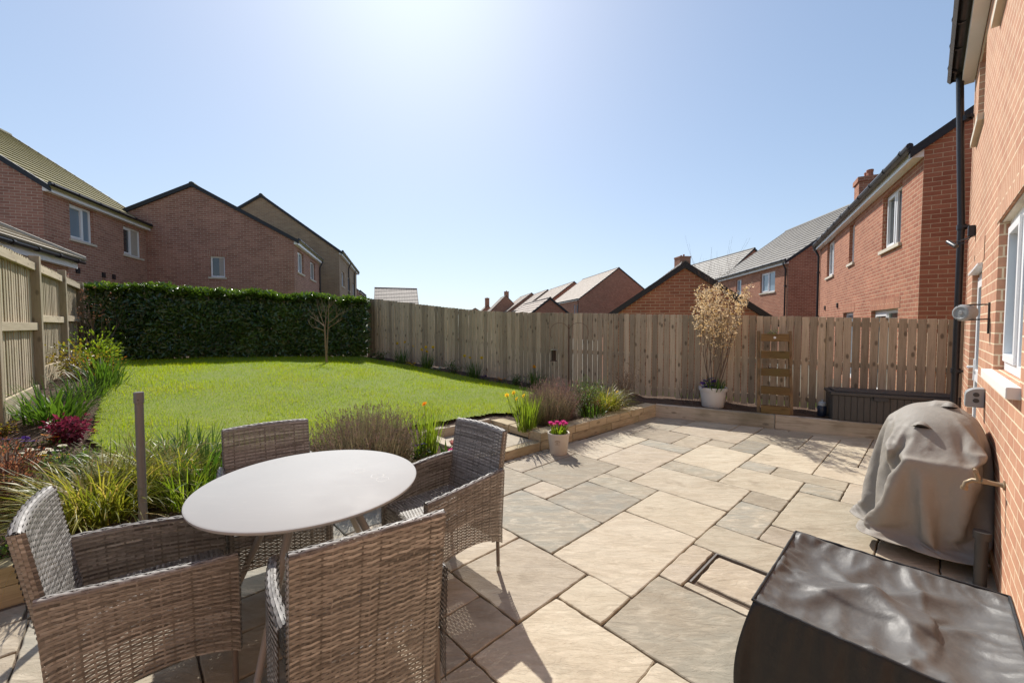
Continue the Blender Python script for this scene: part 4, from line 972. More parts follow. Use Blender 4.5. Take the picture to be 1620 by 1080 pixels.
# tap
w,z=on_wall(1602,768); e=empty('outdoor_tap',hw_pt(w,0,z),RW,'weathered brass garden tap sticking out of the brick wall beside the barbecue cover','tap')
b=MB(); b.lathe([(.0,0),(.026,.0),(.027,.006),(.014,.010),(.012,.03)],14,Matrix.Rotation(R(90),4,'X')@Matrix.Identity(4)); 
b.tube([(0,-.003,0),(0,-.05,0),(0,-.085,.004)],[.012,.013,.017],12); b.tube([(0,-.07,.002),(-.01,-.12,-.004),(-.012,-.145,-.025),(-.012,-.15,-.055)],[.014,.0125,.012,.0135],12); b.tube([(-.012,-.15,-.05),(-.012,-.152,-.068)],.0165,12)
b.build('tap_body',M['brass'],e,smooth=40)
b=MB(); b.tube([(0,-.095,.0),(0,-.112,.055)],[.012,.009],10); b.tube([(-.034,-.113,.056),(.034,-.113,.060)],[.008,.008],8); b.tube([(-.036,-.113,.056),(-.028,-.113,.057)],.011,8); b.tube([(.028,-.113,.059),(.036,-.113,.060)],.011,8); b.build('tap_handle',M['brass'],e,smooth=40)
# ------------------------------------------------------------------ covered barbecue and covered seat box (cloth shapes were simulated once; vertices below)
def cloth(key): return CLOTH[key][0],np.array(CLOTH[key][1])
def fabric(name,c,rough,dust,crease=0.0,weave=900):
    m,nt,b=newmat(name); v=coords(nt); n=noise_(nt,v,3,6); n2=noise_(nt,v,30,4); n3=noise_(nt,v,weave,1)
    cc=mixc(nt,n,tuple(x*.82 for x in c),tuple(x*1.15 for x in c)); cc=mixc(nt,ramp(nt,n2,[(.52,0.0),(.75,.35)]),cc,dust)
    lk(nt,cc,b.inputs['Base Color']); lk(nt,maprange(nt,n2,.3,.7,rough*.88,rough*1.12),b.inputs['Roughness']); b.inputs['Specular IOR Level'].default_value=.45
    h=math_(nt,'ADD',math_(nt,'MULTIPLY',noise_(nt,v,14,5,.6),1.0),math_(nt,'MULTIPLY',n3,.05)); pv=bump(nt,b,h,.35,.012)
    if crease:
        # thin sharp creases in the cloth, running in several directions
        cr=None
        for k,(sc,rot) in enumerate((((2.2,9,4),25),((8,2.5,4),-20),((3,6,3),70),((16,5,6),10))):
            nn=noise_(nt,coords(nt,scale=sc,rot=(0,0,R(rot)),loc=(k*3.1,k,0)),1.0,3,.5,.6); q=math_(nt,'ABSOLUTE',math_(nt,'SUBTRACT',nn,.5)); q=math_(nt,'POWER',math_(nt,'SUBTRACT',1.0,math_(nt,'MULTIPLY',q,2.0)),10.0)
            cr=q if cr is None else math_(nt,'ADD',cr,q)
        bump(nt,b,cr,crease,.012,pv)
    return m
M['bbq_fabric']=fabric('taupe_cover_fabric',(.285,.257,.22),.66,(.35,.315,.27))
M['box_top']=fabric('worn_sunlit_cover_top',(.10,.095,.088),.50,(.18,.168,.15))  # faded top, lightened further to paint in the sun's reflection
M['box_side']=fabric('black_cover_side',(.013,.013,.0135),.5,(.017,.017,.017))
RC=R(90)-AWH                                       # local x along the wall away from camera, local y out of the wall
bq=empty('barbecue',hw_pt(4.30,.280),RC,'barbecue hidden under a creased taupe cover standing against the brick wall','barbecue')
a,f=cloth('bbq'); a=a*np.array([.98,1.0,.925])+np.array([0,0,.085])
o=np_mesh('cover',a,f,np.full(len(f),.5),M['bbq_fabric'],bq,180); s=o.modifiers.new('smooth','SUBSURF'); s.levels=s.render_levels=1; s=o.modifiers.new('thick','SOLIDIFY'); s.thickness=.003; s.offset=-1
b=MB()
for x in (-.30,.30):
    for y in (-.16,.14): b.box(x-.02,x+.02,y-.02,y+.02,.002,.62)
b.box(-.32,.32,-.18,.16,.10,.125)
for k in range(4): b.box(-.31,.31,-.17+k*.085,-.13+k*.085,.128,.14)
b.build('trolley',M['dark_shelf'],bq,bevel=.003)
from mathutils.bvhtree import BVHTree
bvh=BVHTree.FromPolygons([tuple(v) for v in a],[tuple(int(i) for i in q) for q in f]); Mq=Matrix.LocRotScale(bq.location,bq.rotation_euler,None); Mi=Mq.inverted()
cov=o
for px,py,s in ((1457,676,.085),(1503,645,.080)):
    o_=Mi@Vector((0,0,CAMH)); d_=(Mi.to_3x3()@ray(px,py)).normalized(); hit,nrm,_,_=bvh.ray_cast(o_,d_)
    if hit is None: continue
    n=nrm if nrm.dot(d_)<0 else -nrm; n=(n+Vector((0,0,.35))).normalized(); up=(Vector((0,0,1))-n*n.z).normalized(); sd=up.cross(n)
    # a vent slit under a raised fabric hood
    P=[];F=[];k=9
    for i in range(k):
        t=-1+2*i/(k-1); ar=1-t*t
        P+=[hit+sd*(t*s*.62)+up*(ar*s*.55)+n*.004, hit+sd*(t*s*.56)+up*(ar*s*.30)+n*(.006+.030*ar), hit+sd*(t*s*.54)-up*(.10*s*ar)+n*(.004+.034*ar)]
    for i in range(k-1):
        for j in range(2): F.append((i*3+j,i*3+3+j,i*3+4+j,i*3+1+j))
    b=MB(); b.mesh(P,F); h_=b.build('vent_hood',M['bbq_fabric'],bq,smooth=180)
    b=MB(); Q=[hit+sd*(math.cos(R(q))*s*.46)+up*(math.sin(R(q))*s*.10-.02*s)+n*.007 for q in range(0,360,24)]; b.face(Q); b.build('vent_slot',M['dark_shelf'],h_)
bx=empty('garden_box',hw_pt(1.985,.42),RC,'low square patio box under a shiny black cover in the near right corner','garden box')
a,f=cloth('box')
# gathered folds along the seams and long tension ridges on the slack top
def fold(v):
    x,y,z=v
    if z<.50 or abs(x)>.339 or abs(y)>.324: return 0.0
    ex=x+.34; ey=.325-y; e=min(ex,.34-x,ey,.325+y); k=min(1,e/.03)
    def crest(t): return (1-abs(math.sin(t)))**1.6
    w=.25*noise.noise(Vector((x*5,y*5,2)))
    h=.024*crest(math.pi*(y/.088+.18*math.sin(x*9)+w))*math.exp(-ex/.13)*(.4+.6*abs(noise.noise(Vector((y*7,0,5)))))*1.4
    h+=.012*crest(math.pi*(x/.06+w))*math.exp(-ey/.07)+.010*crest(math.pi*(x/.09+.3+w))*math.exp(-(.325+y)/.08)+.008*crest(math.pi*(y/.10+w))*math.exp(-(.34-x)/.08)
    for (x0,y0,x1,y1,a_,wd) in ((-.20,.28,.02,.02,.022,.030),(.02,.02,.26,-.20,.026,.034),(.02,.02,-.30,-.16,.020,.030),(.02,.02,.22,.22,.018,.026),(-.12,-.05,.10,-.30,.014,.022),(.10,.10,.32,.05,.012,.020)):
        dx,dy=x1-x0,y1-y0; L_=math.hypot(dx,dy); t=((x-x0)*dx+(y-y0)*dy)/(L_*L_); d=((x-x0)*dy-(y-y0)*dx)/L_+.02*math.sin(t*4+x0*9)
        if -.15<t<1.15: h+=a_/(1+(d/wd)**2)*math.sin(math.pi*min(1,max(0,(t+.15)/1.3)))**.7
    return h*k*1.45
a=np.array([(v[0]*1.035,v[1]*1.015,(v[2]+fold(v))*.885) for v in a])
mi=np.where(np.arange(len(f))<50*48,0,1)
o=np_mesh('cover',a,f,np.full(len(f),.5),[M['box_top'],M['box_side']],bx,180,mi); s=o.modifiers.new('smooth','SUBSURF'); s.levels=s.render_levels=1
b=MB(); e_=[]
n_=38
def rim(i,j): return None
# piped seam following the pinned rim
hx_,hy_=.3519,.3299; rz0=.549
pts=[(-hx_,-hy_),(hx_,-hy_),(hx_,hy_),(-hx_,hy_),(-hx_,-hy_)]
for (p,q) in zip(pts,pts[1:]):
    L_=math.hypot(q[0]-p[0],q[1]-p[1]); b.tube([(p[0]+(q[0]-p[0])*t/24,p[1]+(q[1]-p[1])*t/24,rz0+random.uniform(-.002,.002)-.004*math.sin(math.pi*t/24)) for t in range(25)],.0052,8)
b.build('piping',M['box_side'],bx,smooth=40)
# ------------------------------------------------------------------ storage chest, bottle, planter ladder
p0=G(1314,664,.2); ch=empty('storage_chest',(p0.x,p0.y,.2),FA,'long dark brown plastic garden storage chest standing on the kerb bed by the downpipe','storage chest')
Lc,Wc,Hc=1.36,.46,.43
b=MB(); n=19
for i in range(n):
    x0=.02+i*(Lc-.04)/n; x1=.02+(i+1)*(Lc-.04)/n-.008; b.box(x0,x1,.008,.03,.01,Hc-.07); b.box(x0,x1,Wc-.03,Wc-.008,.01,Hc-.07)
b.box(.012,Lc-.012,.016,Wc-.016,.0,Hc-.07); b.build('body',M['dark_grey'],ch,bevel=.003)
b=MB(); b.box(-.012,Lc+.012,-.014,Wc+.012,Hc-.065,Hc-.02); b.box(.03,Lc-.03,.03,Wc-.03,Hc-.02,Hc); b.build('lid',M['dark_grey'],ch,bevel=.008)
b=MB(); b.box(Lc*.34,Lc*.34+.16,-.022,-.008,Hc-.115,Hc-.06); b.build('latch',M['black'],ch,bevel=.004)
p0=G(1305,659,.2); e=empty('bottle',(p0.x,p0.y+.06,.2),0,'small dark blue container with a pale cap beside the storage chest','bottle')
b=MB(); b.lathe([(.052,0),(.058,.01),(.058,.13),(.05,.155),(.03,.165)],18); b.build('body',simple('navy_plastic',(.015,.025,.05),.35),e,smooth=35)
b=MB(); b.lathe([(.047,.1575),(.05,.17),(.045,.205),(.03,.215),(.012,.217),(.012,.245),(.0,.247)],16); b.build('cap',simple('pale_plastic',(.42,.46,.47),.5),e,smooth=35)
M['planter']=wood_mat('planter_wood',(.235,.145,.062),(.115,.07,.03),.5,'X',.85,green=(.13,.12,.04),tintamt=.35)
M['planter_v']=wood_mat('planter_post',(.27,.175,.09),(.15,.095,.045),.5,'Z',.85,tintamt=.3)
p0=G(1204,653,.2); p1=G(1252,658,.2); La=(Vector((p1.x-p0.x,p1.y-p0.y,0))).length+.06
pl=empty('ladder_planter',(p0.x-.02,p0.y+.05,.2),FA,'tiered wooden ladder planter with narrow troughs leaning on the back fence','planter')
hp=1.27; lean=.46
for x in (-.012,La-.033):
    b=MB(); b.tint=random.random(); V=[(x,0,0),(x+.045,0,0),(x+.045,.09,0),(x,.09,0),(x,lean,hp),(x+.045,lean,hp),(x+.045,lean+.09,hp),(x,lean+.09,hp)]
    b.mesh(V,[(0,3,2,1),(4,5,6,7),(0,1,5,4),(1,2,6,5),(2,3,7,6),(3,0,4,7)]); b.build('side_rail',M['planter_v'],pl,bevel=.004)
for k,zz in enumerate((.0,.285,.56,.83,1.10)):
    b=MB(); y=lean*zz/hp-.07; b.tint=random.random()
    b.box(.036,La-.036,y,y+.018,zz+.005,zz+.125); b.box(.047,La-.047,y+.14,y+.158,zz+.01,zz+.115); b.box(.05,La-.05,y+.019,y+.139,zz+.012,zz+.03)
    b.box(.046,.064,y+.019,y+.139,zz+.03,zz+.11); b.box(La-.064,La-.046,y+.019,y+.139,zz+.03,zz+.11)
    tr=b.build('trough',M['planter'],pl,bevel=.003)
    b=MB(); b.box(.066,La-.066,y+.02,y+.138,zz+.03,zz+.092); b.build('soil',M['soil'],tr)
# small white oval plate without readable lettering on the top trough
b=MB(); y=lean*1.10/hp-.07; b.tube([(La/2,y-.004,1.165),(La/2,y-.0005,1.165)],.018,20); o=b.build('badge',M['white'],pl)
# ------------------------------------------------------------------ bird feeder and hook pole
p=Vector(tpx(900,FDIST-.42)[0:1]+(0,)) if False else None
t_,d_=tpx(900,FDIST-.45); bp=fl(t_,FDIST-.45); zb=gz(bp.x,bp.y); zt=Dp(900,513,d_).z
po=empty('feeder_pole',(bp.x,bp.y,zb),FA,'thin rusty bird feeder pole with two curled hooks in front of the back fence','feeder pole')
h_=zt-zb
b=MB(); b.tube([(0,0,-.1),(0,0,h_)],[.014,.010],8); b.build('pole',M['rust'],po,smooth=40)
for sg in (-1,1):
    pts=[(0,0,h_*.86)]+[(sg*(.20-.20*math.cos(R(a))),0,h_*.90+.17*math.sin(R(a))) for a in range(0,181,20)]+[(sg*.40,0,h_*.84),(sg*.375,0,h_*.80),(sg*.35,0,h_*.82)]
    b=MB(); b.tube(pts,.0038,6); b.build('hook',M['rust'],po,smooth=40)
t_,d_=tpx(876,FDIST-.45); fp=fl(t_,FDIST-.45); z1=Dp(876,552,d_).z; z0=Dp(876,571,d_).z
fd=empty('bird_feeder',(fp.x,fp.y,z0),FA,'small dark tubular bird feeder hanging from the hook pole by the back fence','bird feeder')
hf=z1-z0
b=MB(); b.lathe([(.0,.012),(.046,.012),(.046,hf-.02),(.0,hf-.02)],14); b.build('seed_tube',simple('seed_mesh',(.055,.035,.022),.8,var=.5,scale=120),fd,smooth=40)
b=MB(); b.lathe([(.0,0),(.07,.0),(.072,.010),(.0,.012)],16); b.build('tray',M['rust'],fd,smooth=40)
b=MB(); b.lathe([(.075,hf-.022),(.077,hf-.014),(.02,hf+.0),(.0,hf+.002)],16); b.tube([(0,0,hf),(0,0,hf+.10)],.002,5); b.tube([(.0,0,hf+.1),(.015,0,hf+.12),(0,0,hf+.135)],.002,5); b.build('lid',M['steel'],fd,smooth=40)
# ------------------------------------------------------------------ grey post in the bed
p=G(227,834,.2); pp=empty('parasol_pole',(p.x,p.y,.19),0,'upright taupe metal pole with a collar standing in the sedge bed behind the wicker chair','pole')
z1=Dp(221.5,620,p.y).z-.19
b=MB(); b.tube([(0,0,-.2),(0,0,z1-.07)],.0235,20); b.build('tube',M['metal_grey'],pp,smooth=40)
b=MB(); b.lathe([(.0235,z1-.075),(.0275,z1-.072),(.0275,z1-.004),(.026,z1),(.0,z1)],20); cl_=b.build('collar',M['metal_grey'],pp,smooth=40)
b=MB(); b.tube([(.016,-.0235,z1-.05),(.0165,-.0245,z1-.05)],.004,8); b.build('screw_hole',M['black'],cl_)
# ------------------------------------------------------------------ table
tc=Vector((-1.075,2.135,0)); TR=.545; TH=.72
tb=empty('garden_table',tc,0,'round pale grey garden table with ring stains and splayed legs between four wicker chairs','table')
m,nt,b_=newmat('table_top_paint'); v=coords(nt); n=noise_(nt,v,3.5,6); n2=noise_(nt,v,40,5); n3=noise_(nt,coords(nt,scale=(2,14,1),rot=(0,0,R(30))),2,5)
cc=mixc(nt,n,(.365,.36,.348),(.415,.41,.396)); cc=mixc(nt,ramp(nt,n3,[(.55,0.0),(.75,.35)]),cc,(.44,.43,.405)); cc=mixc(nt,ramp(nt,n2,[(.62,0.0),(.75,.4)]),cc,(.47,.455,.42))
lk(nt,cc,b_.inputs['Base Color']); lk(nt,maprange(nt,n,.3,.7,.58,.75),b_.inputs['Roughness']); b_.inputs['Specular IOR Level'].default_value=.3; M['table_top']=m
b=MB(); b.lathe([(.0,TH-.022),(TR-.02,TH-.022),(TR-.004,TH-.017),(TR,TH-.010),(TR-.001,TH-.004),(TR-.008,TH),(.0,TH)],96); top=b.build('tabletop',M['table_top'],tb,smooth=50)
m,nt,b_=newmat('limescale_mark'); v=coords(nt); b_.inputs['Base Color'].default_value=(.74,.72,.67,1); b_.inputs['Roughness'].default_value=.6
tr=nt.nodes.new('ShaderNodeBsdfTransparent'); mx=nt.nodes.new('ShaderNodeMixShader'); lk(nt,ramp(nt,noise_(nt,v,22,4),[(.35,.15),(.6,.5)]),mx.inputs[0]); lk(nt,tr.outputs[0],mx.inputs[1]); lk(nt,b_.outputs[0],mx.inputs[2]); lk(nt,mx.outputs[0],nt.nodes['Material Output'].inputs['Surface'])
M['mark']=m; inv=Matrix.LocRotScale(tb.location,tb.rotation_euler,None).inverted()
for px,py in ((567,745),(597,752.5),(605,758)):
    c=inv@G(px,py,TH); b=MB(); P=[];n=40
    for i in range(n):
        a_=2*math.pi*i/n; P.append((c.x+.030*math.cos(a_),c.y+.030*math.sin(a_),TH+.0006)); P.append((c.x+.036*math.cos(a_),c.y+.036*math.sin(a_),TH+.0006))
    b.mesh(P,[(2*i,2*i+1,(2*i+3)%(2*n),(2*i+2)%(2*n)) for i in range(n)]); b.build('water_mark',M['mark'],top)
M['table_leg']=simple('table_leg_paint',(.33,.305,.275),.45,var=.05)
for dg in (-91,176,74,2):
    a_=R(dg); b=MB(); r0,r1=.16,.50; b.tube([(r0*math.cos(a_),r0*math.sin(a_),TH-.024),(r1*math.cos(a_),r1*math.sin(a_),.0)],[.021,.016],14); b.build('leg',M['table_leg'],tb,smooth=40)
b=MB()
for k in range(4):
    a_=R(90*k+45); a2=R(90*k+135); b.tube([(.22*math.cos(a_),.22*math.sin(a_),TH-.05),(.22*math.cos(a2),.22*math.sin(a2),TH-.05)],.012,8)
b.build('under_frame',M['table_leg'],tb,smooth=40)
# ------------------------------------------------------------------ woven chairs
m,nt,b_=newmat('woven_rattan'); t=attr(nt); v=coords(nt)
cc=ramp(nt,t,[(.0,(.085,.078,.070)),(.3,(.17,.158,.142)),(.65,(.30,.284,.26)),(1.0,(.46,.445,.415))]); n=noise_(nt,v,55,3)
lk(nt,mixc(nt,.6,cc,mixc(nt,n,(.7,.7,.7),(1.3,1.3,1.3)),'MULTIPLY'),b_.inputs['Base Color']); b_.inputs['Roughness'].default_value=.5; b_.inputs['Specular IOR Level'].default_value=.4; M['rattan']=m
M['leg_metal']=simple('chair_leg_metal',(.16,.135,.115),.4,var=.1)
def weave(surf,S,Tn,row=.0100,stake=.0290,amp=.0021,fill=.90):
    """over-and-under weave of flat strands on surf(s,t)->(pos,normal) arrays; rows run along s"""
    nr=max(1,round(Tn/row)); rh=Tn/nr; ns=max(2,round(S/stake)); st=S/ns; k=2*ns
    s=np.linspace(0,S,k+1); co=[];F=[];tt=[];base=0
    for j in range(nr):
        tm=(j+.5)*rh; off=amp*np.cos(np.pi*s/st+np.pi*j)
        # a strand dips behind every second stake
        cols=[]
        for dt,ex in ((-.5*rh*fill,0.),(0.,.0009),(.5*rh*fill,0.)):
            P,N=surf(s,np.full_like(s,tm+dt)); cols.append(P+N*(off+ex)[:,None])
        v=np.stack(cols,1).reshape(-1,3); co.append(v)
        i=np.arange(k)[:,None]*3+base
        f=np.concatenate([i+np.array([[0,3,4,1]]),i+np.array([[1,4,5,2]])],1).reshape(-1,4); F.append(f)
        # colour changes a few times along a strand
        nb=max(1,int(S/.13)); seg=np.clip(rng.normal(.50,.15,nb+2)+.14*(-1)**j,.05,.95); sh=rng.integers(0,k); tv=np.clip(seg[((np.arange(k)+sh)*nb//k)%(nb+2)]+rng.normal(0,.05,k)+.12*np.sign(off[:-1]+off[1:]+1e-6)*0,0,1); tt.append(np.repeat(tv,2)); base+=3*(k+1)
    nt_=max(3,int(Tn/.03)); t=np.linspace(0,Tn,nt_+1)
    for q in range(ns+1):
        sq=min(max(q*st,.003),S-.003); cols=[]
        for ds in (-.0032,.0032):
            P,N=surf(np.full_like(t,sq+ds),t); cols.append(P-N*.0003)
        v=np.stack(cols,1).reshape(-1,3); co.append(v); i=np.arange(nt_)[:,None]*2+base
        F.append((i+np.array([[0,1,3,2]])).reshape(-1,4)); tt.append(np.full(nt_,rng.uniform(.2,.6))); base+=2*(nt_+1)
    return np.concatenate(co),np.concatenate(F),np.concatenate(tt)
def path_surf(profile,along):
    """profile(t,s)->2 arrays (across, height) ; along(s,across,height)->xyz. normal by finite differences"""
    def f(s,t):
        e=1e-4; P=along(s,*profile(t,s)); Pt=along(s,*profile(t+e,s)); Ps=along(s+e,*profile(t,s+e)); N=np.cross(Ps-P,Pt-P); return P,unit(N)
    return f
def join(parts):
    co=[];F=[];T_=[];n=0
    for c,f,t in parts: co.append(c);F.append(f+n);T_.append(t);n+=len(c)
    return np.concatenate(co),np.concatenate(F),np.concatenate(T_)
SEAT=.425; BACKT=.885; HW=.262
def over_top(t,h0,h1,htop,th):
    """outer wall from h0 up to htop, over a half round of thickness th, down the inside to h1"""
    r=th/2; a=htop-r-h0; b=a+math.pi*r
    ang=np.clip((t-a)/r,0,math.pi) if np.isscalar(r) else np.clip((t-a)/r,0,np.pi)
    hh=np.where(t<a,h0+t,np.where(t<b,htop-r+r*np.sin(ang),htop-r-(t-b)))
    ac=np.where(t<a,0.0,np.where(t<b,r-r*np.cos(ang),th))
    return ac,hh
def make_chair(label):
    root=empty('wicker_chair',(0,0,0),0,label,'chair','woven garden chairs round the table')
    # backrest: s across the chair, outer side is the rear
    thb=.042; TB=(BACKT-thb/2-.20)+math.pi*thb/2+(BACKT-thb/2-.40)
    lean=lambda h: np.where(h>.40,(h-.40)*-.155,0.0)+np.where(h<.40,(h-.40)*-.10,0)
    def prof(t,s): 
        ac,h=over_top(t,.20,.40,BACKT,thb); return ac,h
    def alng(s,ac,h):
        w=HW*2-.03+.0*h; x=-(w/2)+s*(w/(HW*2-.03)); bow=-.018*(1-(2*x/(HW*2))**2)*np.clip((h-.35)*2,0,1)
        return np.stack([x,-.245+lean(h)+bow+ac,h+.012*(1-(2*x/(2*HW))**2)*np.clip((h-.7)*4,0,1)],-1)
    parts=[weave(path_surf(prof,alng),HW*2-.03,TB)]
    # edges of the backrest
    for sg in (-1,1):
        def pe(t,s): return t,s
        def al(s,ac,h,sg=sg):
            hh=.20+s; e=.006*np.sin(np.pi*np.clip(ac/thb,0,1))
            return np.stack([np.full_like(hh,sg*(HW-.015))+sg*e,-.245+lean(hh)+ac,hh],-1)
        parts.append(weave(path_surf(pe,al),BACKT-.20-.006,thb,row=.0105,stake=.0105))
    c,f,t=join(parts); np_mesh('backrest',c,f,t,M['rattan'],root,None)
    # arms with their side panels
    tha=.040
    for sg in (-1,1):
        LS=.535
        def top(s): u=np.clip(s/LS,0,1); return .655-.055*u**1.6+.0*u
        def low(s): u=np.clip(s/LS,0,1); return .185+.085*np.sin(np.pi*u)**.8
        TA=.445+math.pi*tha/2+.245-tha
        def pa(t,s): 
            h0=low(s); ht=top(s); k=(ht-tha/2-h0); t2=np.where(t<.445-tha/2,t*k/(.445-tha/2),t-(.445-tha/2)+k)
            return over_top(t2,h0,.40,ht,tha)
        def al(s,ac,h,sg=sg):
            u=np.clip(s/LS,0,1); y=-.245-.03*np.clip((h-.3)*2,0,1)*(1-u)+s; bow=.018*np.sin(np.pi*u)+.0*h
            return np.stack([sg*(HW+.016+bow-ac-.01*(u)),y,h],-1)
        parts=[weave(path_surf(pa,al),LS,TA)]
        def pf(t,s): return t,s
        def af(s,ac,h,sg=sg):
            hh=.19+s; e=.008*np.sin(np.pi*np.clip(ac/tha,0,1)); return np.stack([sg*(HW+.006-ac),np.full_like(hh,-.245+LS)+e,hh],-1)
        parts.append(weave(path_surf(pf,af),.40,tha,row=.010,stake=.0105))
        c,f,t=join(parts); np_mesh('armrest',c,f,t,M['rattan'],root,None)
    # seat with front apron
    WS=2*HW-.05; TS=.50+.20
    def ps(t,s): return t,s
    def als(s,ac,h):
        d=.50; r=.03; y=np.where(ac<d-r,-.215+ac,-.215+d-r+r*np.sin(np.clip((ac-d+r)/r,0,np.pi/2))); zz=np.where(ac<d-r,SEAT,np.where(ac<d-r+r*1.5708,SEAT-r+r*np.cos(np.clip((ac-d+r)/r,0,np.pi/2)),SEAT-r-(ac-d+r-r*1.5708)))
        sag=-.008*np.sin(np.pi*np.clip(h/WS,0,1))*np.sin(np.pi*np.clip(ac/d,0,1))
        return np.stack([-WS/2+h,y,zz+sag],-1)
    def psw(t,s): return t,s
    c,f,t=weave(path_surf(psw,lambda s,ac,h: als(h,ac,h)),WS,TS); np_mesh('seat',c,f,t,M['rattan'],root,None)
    for sx in (-1,1):
        for y,dy in ((-.225,-.02),(.272,.0)):
            b=MB(); b.tube([(sx*(HW-.012),y,.40),(sx*(HW-.012),y+dy*.5,.03)],.0115,12); lg_=b.build('leg',M['leg_metal'],root,smooth=40)
            b=MB(); b.tube([(sx*(HW-.012),y+dy*.5,.0),(sx*(HW-.012),y+dy*.5,.034)],.0128,12); b.build('foot',M['steel'],lg_,smooth=40)
    return root
def seat_chair(o,top_l,top_r):
    """two pixels: the ends of the top edge of the backrest; the chair faces the table"""
    a=G(*top_l,.88); b=G(*top_r,.88); c=(a+b)/2; d=(b-a); n=Vector((-d.y,d.x,0)).normalized()
    if n.dot(tc-Vector((c.x,c.y,0)))<0: n=-n
    o.rotation_euler=(0,0,math.atan2(-n.x,n.y)); p=Vector((c.x,c.y,0))+n*(.245+.075-.02); o.location=(p.x,p.y,0); return o
chairA=make_chair('wicker armchair nearest the viewer, seen from behind, its tall back hiding its seat')
seat_chair(chairA,(449,880),(706,807))
chairB=seat_chair(copy_thing(chairA,'wicker armchair at the left of the table with its inner back sunlit'),(23.6,845),(75.5,771.5))
chairC=seat_chair(copy_thing(chairA,'wicker armchair behind the table, only its upper back showing over the tabletop'),(348,681),(488.8,662.8))
chairD=seat_chair(copy_thing(chairA,'wicker armchair on the patio side of the table, seen from its side'),(728.3,662.4),(795.6,680.7))
# ------------------------------------------------------------------ plant materials
LM={}
LM['strap']=leaf_mat('strap_leaf',(.035,.085,.014),(.12,.20,.035),trans=.42,rough=.35,spec=.5)
LM['sedge']=leaf_mat('golden_sedge',(.075,.105,.016),(.34,.31,.06),trans=.45,rough=.4,dead=(.42,.30,.13))
LM['lavender']=leaf_mat('lavender_stem',(.13,.125,.075),(.27,.225,.15),trans=.3,rough=.7,trc=(1.3,1.25,1.0),dead=(.30,.20,.15))
LM['lav_head']=leaf_mat('dry_lavender_head',(.16,.115,.095),(.28,.20,.17),trans=.25,rough=.8,trc=(1.2,1.1,1.0))
LM['heather']=leaf_mat('heather_leaf',(.20,.12,.11),(.33,.21,.19),trans=.3,rough=.8,trc=(1.2,1.1,1.0))
LM['wine']=leaf_mat('wine_leaf',(.085,.016,.03),(.26,.06,.11),trans=.4,rough=.4,trc=(1.5,.8,1.0))
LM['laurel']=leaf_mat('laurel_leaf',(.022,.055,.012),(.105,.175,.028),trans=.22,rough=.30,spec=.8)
LM['shoot']=leaf_mat('sunlit_laurel_leaf',(.05,.10,.012),(.17,.24,.035),trans=.4,rough=.22,spec=.9)  # paler laurel colour that paints the sunlit edge of the hedge
LM['lime']=leaf_mat('lime_leaf',(.10,.16,.015),(.27,.33,.045),trans=.5,rough=.45)
LM['green']=leaf_mat('mid_green_leaf',(.035,.08,.018),(.11,.18,.04),trans=.4,rough=.45)
LM['grey_green']=leaf_mat('grey_green_leaf',(.07,.095,.05),(.17,.19,.11),trans=.35,rough=.6)
LM['rose']=leaf_mat('red_gold_leaf',(.13,.10,.02),(.25,.19,.035),trans=.5,rough=.4,dead=(.33,.09,.03))
LM['russet']=leaf_mat('russet_leaf',(.15,.06,.05),(.32,.19,.12),trans=.4,rough=.5,trc=(1.5,1.1,.8))
LM['dry']=leaf_mat('dry_leaf',(.10,.065,.045),(.22,.15,.10),trans=.25,rough=.8,trc=(1.2,1.1,1.0))
LM['blossom']=leaf_mat('cream_blossom',(.62,.44,.20),(.84,.76,.62),trans=.45,rough=.6,trc=(1.2,1.05,.8))
LM['bronze']=leaf_mat('bronze_young_leaf',(.20,.10,.03),(.38,.24,.08),trans=.5,rough=.45)
def petal_mat(name,c,c2): return leaf_mat(name,c,c2,trans=.4,rough=.5,trc=(1.25,1.2,1.1))
LM['yellow']=petal_mat('yellow_petal',(.72,.46,.02),(.80,.62,.05)); LM['orange']=petal_mat('orange_petal',(.80,.25,.01),(.82,.40,.02)); LM['white']=petal_mat('white_petal',(.72,.70,.62),(.82,.80,.74))
LM['purple']=petal_mat('purple_petal',(.06,.03,.20),(.18,.10,.42)); LM['pink']=petal_mat('magenta_petal',(.52,.03,.22),(.75,.10,.38)); LM['dusky']=petal_mat('dusky_pink_petal',(.45,.20,.20),(.58,.30,.28))
M['bark']=simple('thin_bark',(.16,.11,.075),.85,var=.35,scale=30); M['bark_pale']=simple('pale_bark',(.27,.19,.115),.85,var=.3,scale=30)
def pxh(p,h): return h*p.y/FPX
def Zv(p): return Vector((p.x,p.y,gz(p.x,p.y)))
def plant(name,label,cat,p,group=None): return empty(name,(p.x,p.y,p.z-.01),random.uniform(0,6.28),label,cat,group)
def disc_pts(n,r):
    a=rng.uniform(0,2*np.pi,n); q=r*np.sqrt(rng.random(n)); return np.stack([q*np.cos(a),q*np.sin(a),np.zeros(n)],1)
